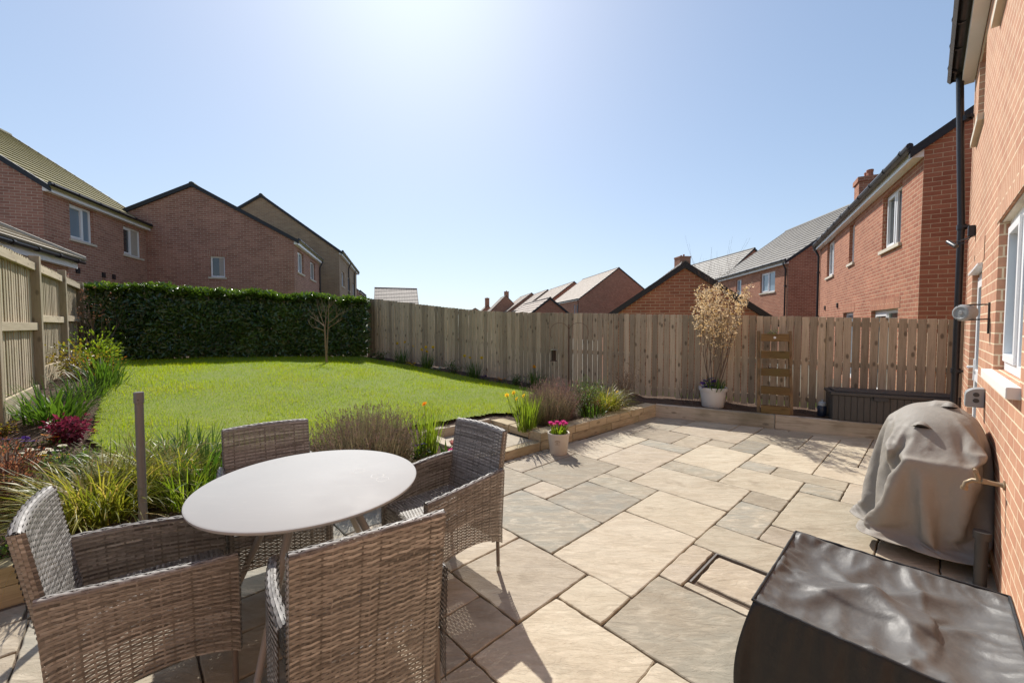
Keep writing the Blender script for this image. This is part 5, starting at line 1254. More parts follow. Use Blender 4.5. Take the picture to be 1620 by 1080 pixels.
def flower_mesh(parent,kind,M4,mat,mat2=None,s=1.0):
    L=Leaves(); 
    if kind=='daffodil':
        n=6; a=np.arange(n)*2*np.pi/n+random.random(); D=np.stack([np.cos(a),np.sin(a),.25+0*a],1); L.add(np.zeros((n,3)),D,np.tile([0,0,1.],(n,1)),.036*s,.026*s,.12)
        n=7; a=np.arange(n)*2*np.pi/n; P=np.stack([.008*s*np.cos(a),.008*s*np.sin(a),0*a],1); D=np.stack([.25*np.cos(a),.25*np.sin(a),1+0*a],1); L.add(P,D,np.stack([-np.cos(a),-np.sin(a),0*a],1),.026*s,.014*s,.1)
    elif kind=='pansy':
        n=5; a=np.arange(n)*2*np.pi/n; D=np.stack([np.cos(a),np.sin(a),.12+0*a],1); L.add(np.zeros((n,3)),D,np.tile([0,0,1.],(n,1)),.030*s,.034*s,.05)
    elif kind=='tulip':
        n=6; a=np.arange(n)*2*np.pi/n; P=np.stack([.012*s*np.cos(a),.012*s*np.sin(a),0*a],1)
        for q,(t,l) in enumerate(((.36,.055),(.14,.058))): D=np.stack([t*np.cos(a+q*.5),t*np.sin(a+q*.5),1+0*a],1); L.add(P*(1.25-.25*q),D,np.stack([-np.cos(a+q*.5),-np.sin(a+q*.5),0*a],1),l*s,.036*s,.22)
    co=np.concatenate(L.co); co=np.array([(M4@Vector(c))[:] for c in co]); return np_mesh('flower',co,np.concatenate(L.f),np.concatenate(L.t),mat,parent,180)
def stem_to(root,a,b,r,mat,name='stem'):
    m=MB(); a=Vector(a); b=Vector(b); mid=(a+b)/2+Vector((random.uniform(-.02,.02),random.uniform(-.02,.02),.02)); m.tube([a,mid,b],[r,r*.9,r*.8],5); return m.build(name,mat,root,smooth=60)
def strap_clump(label,p,n,r,L,W,mat='strap',cat='plant',name='strap_leaf_plant',lean=(.02,.45),droop=(.1,1.1),group=None):
    root=plant(name,label,cat,p,group); l=Leaves(); P=disc_pts(n,r); az=np.arctan2(P[:,1],P[:,0])+rng.normal(0,.6,n)
    l.blades(P,az,rng.uniform(*lean,n)*(np.hypot(P[:,0],P[:,1])/r+.3),rng.uniform(*L,n),rng.uniform(W*.7,W*1.2,n),rng.uniform(*droop,n),seg=6); l.build('leaves',LM[mat],root); return root
def add_flowers(root,spots,mat,kind='daffodil',s=1.0,stemmat='strap'):
    """spots: local offsets (x,y,z)"""
    for q in spots:
        tilt=Matrix.Rotation(R(random.uniform(50,85)) if kind=='daffodil' else R(random.uniform(5,45)),4,'X'); M4=Matrix.Translation(q)@Matrix.Rotation(random.uniform(-1.2,1.2)+math.pi-root.rotation_euler.z,4,'Z')@tilt
        f=flower_mesh(root,kind,M4,LM[mat],s=s)
        m=MB(); m.tube([(q[0]*.4,q[1]*.4,.0),(q[0]*.8,q[1]*.8,q[2]*.6),(q[0],q[1],q[2])],[.0035,.003,.003],5); m.build('stem',LM[stemmat],root,smooth=60)
def world_spot(root,px,py,dd=0.0):
    v=Dp(px,py,root.location.y+dd)-root.location; return Matrix.Rotation(-root.rotation_euler.z,3,'Z')@v
def leafy_ball(name,label,cat,p,n,rx,rz,Ls,Ws,mat,stems=8,z0=.1,openness=.55,group=None,extra=None):
    """leafy shrub: thin stems from the foot and leaf clusters along them, uneven outline"""
    root=plant(name,label,cat,p,group); sb=MB(); l=Leaves(); tips=[]
    ns=max(stems,4); per=max(1,n//(ns*5))
    for i in range(ns):
        a=random.uniform(0,6.28); q=rx*random.uniform(.15,1)**.7; h=rz*random.uniform(.65,1.05)*(1-.35*(q/rx)**2)
        pts=[Vector((0,0,0)),Vector((q*.35*math.cos(a),q*.35*math.sin(a),h*.45)),Vector((q*math.cos(a),q*math.sin(a),h))]
        sb.tube(pts,[.006,.0045,.002],5); tips.append(pts)
        for k in range(5):
            t=random.uniform(openness*.4,1.05); c=pts[0].lerp(pts[1],t*2) if t<.5 else pts[1].lerp(pts[2],min(1.05,(t-.5)*2))
            P=np.array(c[:])+rng.normal(0,rx*.16,(per,3)); P[:,2]=np.maximum(P[:,2],z0*rz); D=unit(P-np.array([0,0,rz*.35])+rng.normal(0,.25,(per,3))*rx); N=unit(np.tile([0,0,1.],(per,1))+rng.normal(0,.55,(per,3)))
            l.add(P,D,N,rng.uniform(Ls*.6,Ls*1.2,per),rng.uniform(Ws*.7,Ws*1.2,per),.2,np.clip(rng.normal(random.uniform(.2,.8),.2,per),0,1))
    sb.build('stem',M['bark'],root,smooth=60); l.build('leaves',LM[mat],root); return root
def lavender(label,p,n,rx,h,mat='lavender',head='lav_head',name='lavender_bush',cat='lavender'):
    root=plant(name,label,cat,p); l=Leaves(); R0=rx*.70; P=disc_pts(n,R0); q=np.hypot(P[:,0],P[:,1])/R0; az=np.arctan2(P[:,1],P[:,0])+rng.normal(0,.6,n); ln=np.abs(q*.42+rng.normal(0,.13,n))
    L=h*(1-.38*q**2.2)*rng.uniform(.55,1.06,n)/np.maximum(np.cos(ln),.7)
    l.blades(P,az,ln,L,.0034,rng.uniform(-.15,.25,n),seg=3)
    # short narrow leaves up the stems, dense low down
    k=9; t=rng.random((n,k))**1.15*.82; a=ln[:,None]; D0=np.stack([np.cos(az)[:,None]*np.sin(a)*np.ones((1,k)),np.sin(az)[:,None]*np.sin(a)*np.ones((1,k)),np.cos(a)*np.ones((1,k))],-1)
    Q=(P[:,None,:]+D0*(L[:,None]*t)[:,:,None]).reshape(-1,3); d=unit(rand_dirs(n*k)+D0.reshape(-1,3)*1.1); l.add(Q,d,rand_dirs(n*k),rng.uniform(.022,.045,n*k),.0045,.1)
    l.build('stems',LM[mat],root)
    g=Leaves(); m=n//2; i=rng.choice(n,m,False); D1=np.stack([np.cos(az[i])*np.sin(ln[i]),np.sin(az[i])*np.sin(ln[i]),np.cos(ln[i])],1); E=P[i]+D1*(L[i]*.96)[:,None]
    for q in range(5): g.add(E+D1*(q*.009),unit(rand_dirs(m)*.8+D1),rand_dirs(m),.014,.008,.2)
    g.build('flower_heads',LM[head],root); return root
def twiggy(root,name,start,dirv,length,rad,depth,mb,tips,spread=.5,up=.15,nb=3,wob=.12):
    p=Vector(start); d=Vector(dirv).normalized(); pts=[p.copy()]; rr=[rad]; n=5
    for i in range(n):
        d=(d+Vector((random.gauss(0,wob),random.gauss(0,wob),random.gauss(0,wob)+up*.3))).normalized(); p=p+d*(length/n); pts.append(p.copy()); rr.append(rad*(1-.6*(i+1)/n))
    mb.tube(pts,rr,6 if rad>.006 else 4,caps=False)
    if depth<=0: tips.append((pts[-1],d,pts)); return
    for k in range(nb):
        t=random.uniform(.35,1); i=min(n-1,int(t*n)); q=pts[i].lerp(pts[i+1],t*n-i if i<n else 1) if i<n else pts[-1]
        a=random.uniform(0,6.28); s=Vector((math.cos(a),math.sin(a),0)); s=(s-d*s.dot(d)).normalized()
        twiggy(root,name,q,(d*(1-spread)+s*spread+Vector((0,0,up))).normalized(),length*random.uniform(.5,.75),max(.0016,rr[i]*.62),depth-1,mb,tips,spread,up,nb,wob)
    tips.append((pts[-1],d,pts))
# ------------------------------------------------------------------ hedge
def make_hedge():
    root=empty('hedge',(0,0,0),0,'long dark glossy laurel hedge across the back of the lawn','hedge'); l=Leaves()
    A=LC+LFN*.28+LFD*.12; B=HC-FN*.22+FD*.10; A.z=B.z=0; ax=(B-A); Ln=ax.length; ax.normalize(); nf=Vector((ax.y,-ax.x,0))
    if nf.dot(-A)<0: nf=-nf
    th=.40
    def zt(s): return 2.40+(2.28-2.40)*s/Ln+.08*noise.noise(Vector((s*1.6,0,4)))+.05*noise.noise(Vector((s*5,3,4)))
    def zb(s): p=A+ax*s; return gz(p.x,p.y)
    def put(n,surf,mul=1.0):
        s=rng.uniform(-.1,Ln+.1,n); P=np.zeros((n,3)); N=np.zeros((n,3)); tt=rng.random(n)
        for i in range(n):
            zb_,zt_=zb(s[i]),zt(s[i]); bl=.10*noise.noise(Vector((s[i]*2.3,rng.random()*.3,zb_+i%7)))
            if surf=='front' or surf=='back':
                h=rng.random(); z=zb_+.04+(zt_-zb_-.05)*h; sg=1 if surf=='front' else -1
                bulge=.05*noise.noise(Vector((s[i]*1.9,z*1.9,1)))+.03*noise.noise(Vector((s[i]*6,z*6,5))); off=th+bulge-abs(rng.normal(0,.055))-.24*max(0,(h-.72)/.28)**2-.06*max(0,(.12-h)/.12)
                q=A+ax*s[i]+nf*(sg*off); P[i]=(q.x,q.y,z); N[i]=(nf.x*sg,nf.y*sg,.45)
            elif surf=='top':
                w=rng.uniform(-th,th); q=A+ax*s[i]+nf*w; z=zt_+.06*noise.noise(Vector((s[i]*3.1,w*3,2)))-abs(rng.normal(0,.05))-.08*(abs(w)/th)**4; P[i]=(q.x,q.y,z); N[i]=(0,0,1.6)
            else:
                w=rng.uniform(-th*.8,th*.8); q=A+ax*s[i]+nf*w; P[i]=(q.x,q.y,zb_+.1+(zt_-zb_-.15)*rng.random()); N[i]=(nf.x,nf.y,.3); 
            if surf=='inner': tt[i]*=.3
            if surf=='top': tt[i]=.45+.55*tt[i]  # top leaves tinted lighter, standing in for sun glints
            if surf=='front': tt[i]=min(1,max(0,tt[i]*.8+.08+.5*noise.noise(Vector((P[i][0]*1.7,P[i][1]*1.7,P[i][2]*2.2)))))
        N=unit(N+rng.normal(0,.45,(n,3))); D=unit(np.cross(N,rand_dirs(n))+np.array([0,0,.18])+N*.25)
        l.add(P,D,N,rng.uniform(.08,.15,n)*mul,rng.uniform(.034,.058,n)*mul,.14,np.clip(tt,0,1))
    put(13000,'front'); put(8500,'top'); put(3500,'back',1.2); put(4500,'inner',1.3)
    # shoots along the top, coloured paler to paint a sunlit rim
    n=2600; s=rng.uniform(0,Ln,n); w=rng.uniform(-th*.9,th*.95,n); P=np.array([((A+ax*a+nf*b).x,(A+ax*a+nf*b).y,zt(a)-.16*max(0,b/th)**3+rng.uniform(-.04,.07)) for a,b in zip(s,w)])
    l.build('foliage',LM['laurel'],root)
    l=Leaves(); l.add(P,unit(rand_dirs(n)*.8+np.array([0,0,.8])),rand_dirs(n)+np.array([0,0,.8]),rng.uniform(.05,.10,n),.032,.2); l.build('sunlit_shoots',LM['shoot'],root)
    b=MB(); 
    for i in range(26):
        s=Ln*(i+.5)/26+random.uniform(-.06,.06); p=A+ax*s+nf*random.uniform(-.12,.12); z=zb(s); b.tube([(p.x,p.y,z-.05),(p.x+random.uniform(-.05,.05),p.y,z+.6),(p.x+random.uniform(-.12,.12),p.y+random.uniform(-.1,.1),z+1.4)],[.018,.014,.006],6)
    b.build('stems',M['bark'],root,smooth=60)
make_hedge()
# ------------------------------------------------------------------ little bare tree on the lawn
p=T(517,577); tr=empty('young_tree',(p.x,p.y,p.z),0,'small bare fruit tree with two slim stems standing on the lawn by the hedge','tree')
h=pxh(p,116); b=MB(); tips=[]
b.tube([(0,0,-.05),(-.005,0,.12*h),(-.02,0,.28*h),(-.035,.01,.52*h)],[.027,.023,.020,.016],10); b.tube([(.006,0,.15*h),(.03,-.01,.33*h),(.05,0,.58*h)],[.014,.012,.010],8); b.build('trunk',M['bark_pale'],tr,smooth=60)
b=MB()
for st_,dv,L_ in (((-.035,.01,.52*h),(-.75,.2,.42),.44),((-.035,.01,.52*h),(-.30,-.2,.9),.50),((-.033,.01,.50*h),(.12,.3,.95),.52),((.05,0,.57*h),(.75,.1,.65),.42),((.05,0,.56*h),(.30,-.2,.95),.46),((-.03,.01,.46*h),(-.9,-.1,.25),.30),((.045,0,.5*h),(.6,.3,.45),.34)):
    twiggy(tr,'branch',st_,dv,L_,.0095,2,b,tips,.42,.22,3,.10)
b.build('branches',M['bark_pale'],tr,smooth=60)
# ------------------------------------------------------------------ shrub in the white pot, tulip pot
p=G(1135,645.5,.2); p.y+=.16
pt=empty('flower_pot',(p.x,p.y,.2),0,'large white plastic flower pot with a flowering shrub, on the kerb bed by the fence','flower pot')
pot_in=[(.0,.02),(.150,.02)]
b=MB(); b.lathe([(.0,.0),(.160,.0),(.166,.008),(.200,.265),(.214,.268),(.217,.278),(.219,.325),(.213,.330),(.200,.325),(.196,.28),(.0,.28)],40); b.build('pot',simple('white_pot_plastic',(.62,.60,.58),.45,var=.05),pt,smooth=35)
b=MB(); b.lathe([(.0,.281),(.195,.281)],24,caps=False); b.build('soil',M['soil'],pt)
sh=empty('flowering_shrub',(p.x,p.y,.47),0,'loose spring shrub covered in cream and gold blossom growing from the white pot','shrub'); b=MB(); tips=[]
for i in range(9):
    a=i*.7+random.uniform(-.2,.2); r_=random.uniform(.02,.10); twiggy(sh,'b',(r_*math.cos(a),r_*math.sin(a),-.02),(.36*math.cos(a)*random.uniform(.3,1.4)+.06,.34*math.sin(a),1),random.uniform(1.0,1.42),.0080,2,b,tips,.34,.34,4,.07)
b.build('branches',M['bark'],sh,smooth=60)
l=Leaves(); l2=Leaves()
for (q,d,pts) in tips:
    for k in range(5):
        c=np.array(pts[max(1,5-k)][:])
        if c[2]<.52 or c[2]>1.72: continue
        if rng.random()<.34: continue
        n=rng.integers(5,11); 
        if c[2]<.62: n=n//3
        P=c+rng.normal(0,.020,(n,3)); 
        l.add(P,rand_dirs(n),rand_dirs(n),rng.uniform(.024,.042,n),rng.uniform(.014,.022,n),.2,np.clip(rng.normal(rng.uniform(.25,.85),.2,n),0,1))
        if n>=2 and rng.random()<.5: l2.add(P[:2],rand_dirs(2),rand_dirs(2),.03,.014,.2)
l.build('blossom',LM['blossom'],sh); l2.build('leaves',LM['bronze'],sh)
hy=strap_clump('short green bulb leaves with a purple bloom in the white pot under the shrub',Vector((p.x-.01,p.y-.10,.482)),60,.15,(.14,.30),.016,name='bulb_plant'); add_flowers(hy,[world_spot(hy,px,py) for px,py in ((1118,607),(1122,600),(1126,610),(1114,612),(1129,603),(1122,614),(1119,612),(1124,605),(1116,602),(1130,611),(1126,598),(1112,606))],'purple','pansy',1.7)
p=G(884.5,719); p.y+=.06
tp_=empty('flower_pot',(p.x,p.y,0),0,'cream tapered flower pot with a small brown crest, standing on the paving by the step','flower pot')
PH,RT,RB=.262,.132,.105
b=MB(); b.lathe([(.0,.0),(RB-.004,.0),(RB,.006),(RT-.003,PH-.03),(RT+.001,PH-.028),(RT+.003,PH-.006),(RT-.002,PH),(RT-.014,PH-.004),(RT-.018,PH-.04),(.0,PH-.04)],40); b.build('pot',simple('cream_glazed_pot',(.60,.53,.45),.6,var=.12,scale=7),tp_,smooth=35)
b=MB(); b.lathe([(.0,PH-.039),(RT-.019,PH-.039)],24,caps=False); b.build('soil',M['soil'],tp_)
fa=math.atan2(-p.y,-p.x)-.12
def potpt(u,z): r=RB+(RT-RB)*z/PH+.0012; a=fa+u/r; return Vector((r*math.cos(a),r*math.sin(a),z))
b=MB(); zc=.155
for r_,a0,a1 in ((.034,15,165),(.026,20,160),(.030,200,235),(.030,305,340)):
    b.tube([potpt(r_*math.cos(R(a)),zc+r_*math.sin(R(a))) for a in np.linspace(a0,a1,16)],.0013,5)
for (u0,z0_,u1,z1_) in ((-.016,.006,.016,.006),(-.012,-.006,.012,-.006),(-.018,-.018,.018,-.018),(-.008,.018,.008,.018),(0,.012,0,-.012)): b.tube([potpt(u0,zc+z0_),potpt(0 if u0!=u1 else u0,zc+(z0_+z1_)/2),potpt(u1,zc+z1_)],.0013,5)
b.build('crest',simple('crest_brown',(.25,.14,.07),.7),tp_,smooth=60)
tl=empty('tulip_plant',(p.x,p.y,PH-.045),0,'bunch of magenta tulips with broad leaves growing in the cream pot','tulips'); l=Leaves(); n=52; P=disc_pts(n,.085); az=np.arctan2(P[:,1],P[:,0])+rng.normal(0,.4,n)
l.blades(P,az,rng.uniform(.05,.5,n),rng.uniform(.11,.20,n),rng.uniform(.018,.032,n),rng.uniform(.2,1.0,n),seg=5); l.build('leaves',LM['lime'],tl)
for px,py in ((876,668.5),(871,666),(881,665),(886,667.5),(891,664.5),(895,667),(889,669.5)):
    q=Dp(px,py,p.y+random.uniform(-.05,.05))-tl.location; q.z-=.045; flower_mesh(tl,'tulip',Matrix.Translation(q)@Matrix.Rotation(R(random.uniform(-14,14)),4,'X'),LM['pink'],s=.86); stem_to(tl,(q.x*.5,q.y*.5,0),q,.0032,LM['green'])
p=Zv(T(704,724)); t2=plant('tulip_plant','single pink tulip with a paler bud rising beside the left end of the garden step','tulips',p); l=Leaves(); n=9; P=disc_pts(n,.03); l.blades(P,rng.uniform(0,6.28,n),rng.uniform(.1,.6,n),rng.uniform(.14,.22,n),.034,rng.uniform(.2,.9,n),seg=5); l.build('leaves',LM['green'],t2)
for px,py,mt in ((713.5,717,'pink'),(716,704,'dusky')):
    q=world_spot(t2,px,py); flower_mesh(t2,'tulip',Matrix.Translation(q),LM[mt],s=1.0); stem_to(t2,(0,0,0),q,.004,LM['green'])
# ------------------------------------------------------------------ border on the left
def S(px,py): return Zv(T(px,py))
p=S(154,579); root=plant('dry_shrub','leafless brown twiggy shrub at the left end of the hedge by the corner post','shrub',p); b=MB(); tips=[]
for i in range(7): twiggy(root,'b',(random.uniform(-.08,.08),random.uniform(-.08,.08),0),(random.uniform(-.35,.35),random.uniform(-.3,.3),1),pxh(p,random.uniform(55,92)),.008,1,b,tips,.30,.25,5,.08)
b.build('branches',M['bark'],root,smooth=60); l=Leaves(); 
for (q,d,pts) in tips: l.add(np.array(q[:])+rng.normal(0,.02,(5,3)),rand_dirs(5),rand_dirs(5),.025,.012,.2)
l.build('leaves',LM['russet'],root)
p=S(150,590); leafy_ball('lime_shrub','bright lime green shrub in front of the brown twigs near the hedge corner','shrub',p,1500,pxh(p,30),pxh(p,66),.055,.026,'lime',stems=20)
p=S(128,600); leafy_ball('rose_bush','low rose bush with red and gold young leaves against the left fence','rose',p,520,pxh(p,52),pxh(p,58),.055,.032,'rose',stems=16,openness=1.0)
p=S(168,592); leafy_ball('gold_bush','small bush with yellow and copper leaves at the lawn edge behind the strap leaves','shrub',p,260,pxh(p,26),pxh(p,34),.045,.026,'rose',stems=12,openness=.8)
p=S(163,614); r_=strap_clump('tall clump of green daffodil leaves leaning over the lawn edge, farther of the two',p,110,.20,(.35,.62),.018,name='daffodil_clump',cat='daffodils',lean=(.02,.6))
p=S(138,630); strap_clump('mixed clump of narrow green leaves between the two big daffodil clumps on the left',p,70,.20,(.25,.45),.013,name='bulb_clump',cat='plant',lean=(.1,.7))
p=S(90,664); strap_clump('broad clump of green daffodil leaves beside the nearest left fence post',p,150,.24,(.32,.58),.020,name='daffodil_clump',cat='daffodils',lean=(.05,.85),droop=(.2,1.4))
p=S(48,660); strap_clump('short drooping tuft of grey green leaves at the foot of the left fence',p,45,.16,(.2,.36),.015,mat='green',name='bulb_clump',lean=(.2,.9))
p=S(104,697); leafy_ball('heuchera','low mound of wine red leaves on the soil beside the lawn','heuchera',p,900,pxh(p,34),pxh(p,33),.045,.03,'wine',stems=26,z0=.05,openness=.3)
def pansies(label,p,n,r,cols,s=1.0,name='pansy_plant',cat='pansies',leaf='green'):
    root=plant(name,label,cat,p); l=Leaves(); k=n*7; P=disc_pts(k,r); P[:,2]=rng.uniform(.01,.07,k); l.add(P,unit(rand_dirs(k)+np.array([0,0,.5])),np.tile([0,0,1.],(k,1))+rng.normal(0,.4,(k,3)),.03,.016,.2); l.build('leaves',LM[leaf],root)
    P=disc_pts(n,r*.95); add_flowers(root,[(x,y,random.uniform(.07,.14)) for x,y,_ in P][:n],cols,'pansy',s,'green'); return root
p=S(62,733); pansies('patch of white and cream pansies near the left corner of the bed',p,9,.16,'white',1.15)
p=S(84,742); pansies('patch of yellow pansies just in front of the white ones',p,6,.13,'yellow',1.1)
p=S(30,712); pansies('small patch of deep purple pansies at the left edge of the picture',p,7,.15,'purple',1.15)
p=S(88,703); pansies('few orange primroses in front of the wine red mound',p,5,.12,'orange',1.1,name='primrose')
p=S(4,690); leafy_ball('gold_bush','yellow leaved little bush cut by the left picture edge','shrub',p,300,.14,.16,.035,.02,'rose',stems=12,openness=.4)
p=S(12,815); leafy_ball('russet_shrub','russet and pink leaved shrub in the near left corner behind the wicker chair','shrub',p,2300,pxh(p,52),pxh(p,122),.030,.012,'russet',stems=48,z0=.02,openness=.4)
p=S(62,800); leafy_ball('grey_shrub','fine grey green shrub between the russet shrub and the sedge','shrub',p,1500,pxh(p,46),pxh(p,70),.026,.009,'grey_green',stems=36,z0=.02,openness=.4)
p=S(25,880); leafy_ball('low_plant','small green leafy plant at the edge of the timber wall by the left chair back','plant',p,220,.13,.12,.035,.022,'green',stems=12,openness=.3)
def sedge(label,p,n,r,L,W=.0095): return strap_clump(label,p,n,r,L,W,mat='sedge',name='golden_sedge',cat='ornamental grass',lean=(.05,1.0),droop=(.8,2.2))
p=S(160,818); sedge('large golden sedge arching over the timber wall left of the metal pole',p,760,.26,(.34,.64))
p=S(262,775); sedge('golden sedge tuft close to the right of the metal pole',p,560,.20,(.30,.58))
p=S(212,770); sedge('smaller golden sedge tuft behind the metal pole',p,420,.19,(.28,.54))
p=S(112,760); leafy_ball('low_plant','low leafy green plant between the grey green shrub and the large sedge','plant',p,700,.24,.26,.04,.02,'green',stems=24,z0=.04,openness=.4)
p=S(190,735); strap_clump('thin upright green shoots at the lawn edge behind the metal pole',p,90,.30,(.14,.32),.007,mat='lime',lean=(.05,.5),name='strap_leaf_plant')
p=S(300,722); strap_clump('green strap leaves at the lawn edge left of the far wicker chair',p,90,.26,(.2,.42),.013,lean=(.1,.7),name='strap_leaf_plant')
p=S(328,775); strap_clump('dark green strap leaved clump touching the backrest of the far wicker chair',p,120,.20,(.30,.58),.018,lean=(.1,.8),droop=(.3,1.6),name='strap_leaf_plant')
p=S(300,800); strap_clump('fresh green narrow leaved clump near the rim of the table',p,140,.14,(.22,.42),.009,mat='lime',lean=(.05,.6),name='strap_leaf_plant')
p=S(345,760); leafy_ball('low_plant','dark leafy plant half hidden by the far wicker chair','plant',p,500,.22,.30,.05,.024,'green',stems=18,z0=.05,openness=.4)
# ------------------------------------------------------------------ bed between table and lawn
p=wl(NS0-1.02,.42); p=Zv(p); lavender('wide dry lavender bush behind the table with grey brown stems',p,1900,.56,pxh(p,92))
p=Zv(wl(NS0-1.62,.52)); lavender('smaller dry lavender bush between the far chair and the wide lavender',p,700,.36,pxh(p,66))
p=Zv(wl(NS0-.42,.30)); dc=strap_clump('upright bright green daffodil clump with one orange bloom beside the wide lavender',p,120,.11,(.34,.60),.011,mat='lime',name='daffodil_clump',cat='daffodils',lean=(.01,.32),droop=(.0,.45)); add_flowers(dc,[world_spot(dc,672,639,.05)],'orange')
p=Zv(wl(NS0-.58,.16)); pv=leafy_ball('low_plant','low leafy plant with a small purple flower at the foot of the daffodil clump','plant',p,220,.14,.16,.035,.018,'green',stems=12,openness=.3); add_flowers(pv,[(0,-.05,.17),(.06,-.02,.15),(-.05,-.04,.19)],'purple','pansy',.9)
# ------------------------------------------------------------------ bed right of the step
p=Zv(wl(NS1+.05,.30)); dc=strap_clump('green daffodil clump with four yellow blooms on the corner of the right hand bed',p,170,.12,(.32,.55),.010,mat='lime',name='daffodil_clump',cat='daffodils',lean=(.01,.38),droop=(.0,.6)); add_flowers(dc,[world_spot(dc,x,y) for x,y in ((802,625),(813,621),(829,626),(818,631))],'yellow')
p=Zv(wl(NS1+.62,.42)); lavender('grey brown lavender bush next to the yellow daffodils on the right hand bed',p,1100,.36,pxh(p,66))
p=Zv(wl(NS1+.95,.62)); lavender('mauve tinted heather behind the lavender near the fence',p,800,.42,pxh(p,62),'heather','heather','heather','heather')
p=Zv(wl(NS1+1.33,.36)); leafy_ball('green_shrub','rounded green shrub with a few red tips in the middle of the right hand bed','shrub',p,2600,.34,pxh(p,58),.028,.010,'green',stems=42,z0=.03,openness=.4)
p=Zv(wl(NS1+1.30,.20)); strap_clump('dark green strap leaves in front of the rounded green shrub',p,70,.18,(.16,.32),.014,name='strap_leaf_plant')
p=Zv(wl(NS1+1.55,.30)); leafy_ball('russet_shrub','small copper red plant tucked between the green shrub and the yellow sedge','shrub',p,260,.10,.26,.035,.018,'russet',stems=12,openness=.5)
p=Zv(wl(NS1+1.86,.36)); sg=sedge('yellow striped sedge in the right hand bed near the corner of the kerb',p,520,.19,(.32,.60)); add_flowers(sg,[world_spot(sg,977,620)],'yellow','daffodil')
p=Zv(wl(NS1+2.34,.34)); root=plant('dry_shrub','dark dry twiggy shrub in the corner between the two timber walls','shrub',p); b=MB(); tips=[]
for i in range(16): twiggy(root,'b',(random.uniform(-.06,.06),random.uniform(-.06,.06),0),(random.uniform(-.4,.4),random.uniform(-.4,.4),1),random.uniform(.25,.5),.005,1,b,tips,.35,.25,5,.1)
b.build('branches',M['bark'],root,smooth=60); l=Leaves()
for (q,d,pts) in tips: l.add(np.array(q[:])+rng.normal(0,.03,(6,3)),rand_dirs(6),rand_dirs(6),.028,.010,.2)
l.build('leaves',LM['dry'],root)
p=fl(FD.dot(WB)+.62,FDIST-.38); p.z=.2; root=plant('dry_shrub','thin red brown bare stems between the dark shrub and the white pot','shrub',p); b=MB(); tips=[]
for i in range(26): twiggy(root,'b',(random.uniform(-.24,.24),random.uniform(-.1,.1),0),(random.uniform(-.35,.35),random.uniform(-.3,.3),1),random.uniform(.16,.34),.003,1,b,tips,.3,.3,2,.1)
b.build('branches',M['rust'],root,smooth=60)
# ------------------------------------------------------------------ shaded strip along the back fence
def fp(px,off): t_,d_=tpx(px,FDIST-off); q=fl(t_,FDIST-off); return Vector((q.x,q.y,gz(q.x,q.y)))
for px,off,lab,fl_,cm in ((634,.34,'leftmost daffodil clump under the back fence with pale yellow blooms',((629,543),(641,541),(653,548)),'yellow'),(676,.36,'second daffodil clump under the back fence with deep yellow blooms',((667,553),(674,549),(675,556),(685,549)),'yellow'),
     (750,.36,'third daffodil clump under the back fence with three small blooms',((735,563),(743,566),(762,566)),'yellow'),(846,.34,'nearest daffodil clump under the back fence with one orange bloom',((845,580),),'orange')):
    p=fp(px,off); c=strap_clump(lab,p,60,.15,(.28,.50),.014,name='daffodil_clump',cat='daffodils'); add_flowers(c,[world_spot(c,x,y) for x,y in fl_],cm,s=1.25)
for px,off,lab,cm in ((765,.52,'purple pansies in the shade under the back fence','purple'),(792,.52,'orange pansies beside the purple ones under the back fence','orange'),(690,.60,'white little flowers in the shade near the second daffodil clump','white'),(651,.58,'yellow primroses in the shade near the hedge end of the back fence','yellow')):
    p=fp(px,off); pansies(lab,p,8,.15,cm,1.25)
for px,off,lab,hh in ((716,.40,'dark leafy plant between the second and third daffodil clumps',.28),(600,.40,'dark leafy plant where the hedge meets the back fence',.30),(815,.46,'dark leafy plant right of the orange pansies',.22)):
    p=fp(px,off); leafy_ball('low_plant',lab,'plant',p,320,.22,hh,.045,.020,'green',stems=16,z0=.05,openness=.3)
p=S(425,567); leafy_ball('low_plant','low green plant at the foot of the hedge left of the bare tree','plant',p,260,.22,.16,.05,.02,'green',stems=14,z0=.05,openness=.3)
p=S(330,567); strap_clump('sparse tuft of dark leaves at the foot of the hedge near its middle',p,40,.16,(.18,.3),.012,name='bulb_clump')
# ------------------------------------------------------------------ bark chips on the soil
def chips():
    n=9000; xs=[q[0] for q in soil_poly]; ys=[q[1] for q in soil_poly]; X=rng.uniform(min(xs),max(xs),n*3); Y=rng.uniform(min(ys),max(ys),n*3); P=[]
    for x,y in zip(X,Y):
        if y<.5 or not inside((x,y),soil_poly) or inside((x,y),lawn_poly): continue
        P.append((x,y,gzb(x,y)+.004))
        if len(P)>=n: break
    P=np.array(P); k=len(P); l=Leaves(); D=rand_dirs(k); D[:,2]*=.35; N=np.tile([0,0,1.],(k,1))+rng.normal(0,.35,(k,3)); l.add(P,D,N,rng.uniform(.012,.05,k),rng.uniform(.006,.018,k),.1); o=l.build('bark_chips',LM['chip']); o['kind']='stuff'
LM['chip']=leaf_mat('bark_chip',(.10,.06,.04),(.33,.23,.15),trans=.05,rough=.85,trc=(1,1,1))
chips()

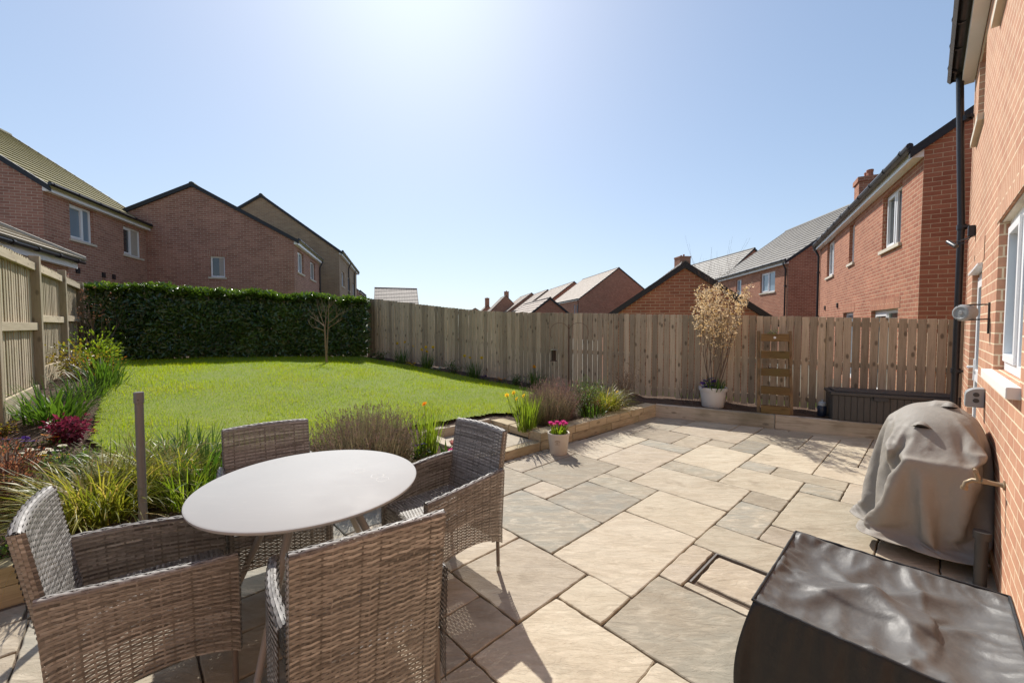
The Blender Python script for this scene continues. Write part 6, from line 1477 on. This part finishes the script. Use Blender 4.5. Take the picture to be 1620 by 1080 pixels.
p=Vector((pl.location.x,pl.location.y,0))+FD*(La*.5)+FN*(lean*1.10/hp+.0); p.z=.2+1.19
leafy_ball('herb_plant','small green herb growing in the top trough of the ladder planter','plant',p,160,.11,.10,.03,.008,'green',stems=12,z0=.05,openness=.3)
p=Vector((pl.location.x,pl.location.y,0))+FD*(La*.42)+FN*(lean*.56/hp); p.z=.2+.655
leafy_ball('herb_plant','sparse dark herb in the middle trough of the ladder planter','plant',p,60,.12,.07,.03,.012,'russet',stems=8,z0=.05,openness=.3)
# ------------------------------------------------------------------ sky, sun, camera
SAZ,SEL=R(-13.7),R(45)
SKYK=(.168,.137,.106)
w=bpy.data.worlds.new('World'); scene.world=w; w.use_nodes=True; nt=w.node_tree; bg=nt.nodes['Background']
sky=nt.nodes.new('ShaderNodeTexSky'); sky.sky_type='NISHITA'; sky.sun_disc=False; sky.sun_elevation=SEL; sky.sun_rotation=SAZ; sky.air_density=1.0; sky.dust_density=.7; sky.ozone_density=1.0
# soft shoulder, as a camera's response to the bright band round the sun and horizon
sp=nt.nodes.new('ShaderNodeSeparateColor'); cb=nt.nodes.new('ShaderNodeCombineColor'); lk(nt,sky.outputs[0],sp.inputs[0])
for i in range(3): lk(nt,math_(nt,'DIVIDE',sp.outputs[i],math_(nt,'ADD',math_(nt,'MULTIPLY',sp.outputs[i],SKYK[i]),1.0)),cb.inputs[i])
lk(nt,cb.outputs[0],bg.inputs[0]); bg.inputs[1].default_value=.15
l=bpy.data.lights.new('sun','SUN'); l.energy=3.5; l.angle=R(.53); l.color=(1.0,.95,.875)
so=bpy.data.objects.new('sun',l); col.objects.link(so)
so.rotation_euler=Vector((math.sin(SAZ)*math.cos(SEL),math.cos(SAZ)*math.cos(SEL),math.sin(SEL))).to_track_quat('Z','Y').to_euler()
so.location=(0,0,30)
cam=bpy.data.cameras.new('camera'); co_=bpy.data.objects.new('camera',cam); col.objects.link(co_)
co_.location=(0,0,CAMH); co_.rotation_euler=(R(90)-PITCH,0,0); cam.sensor_width=36; cam.lens=36*FPX/1620; cam.clip_start=.05; cam.clip_end=5000
scene.camera=co_
scene.view_settings.view_transform='Standard'; scene.view_settings.look='None'; scene.view_settings.exposure=.67; scene.view_settings.gamma=1
scene.cycles.max_bounces=8; scene.cycles.diffuse_bounces=3; scene.cycles.transparent_max_bounces=16; scene.cycles.use_denoising=True
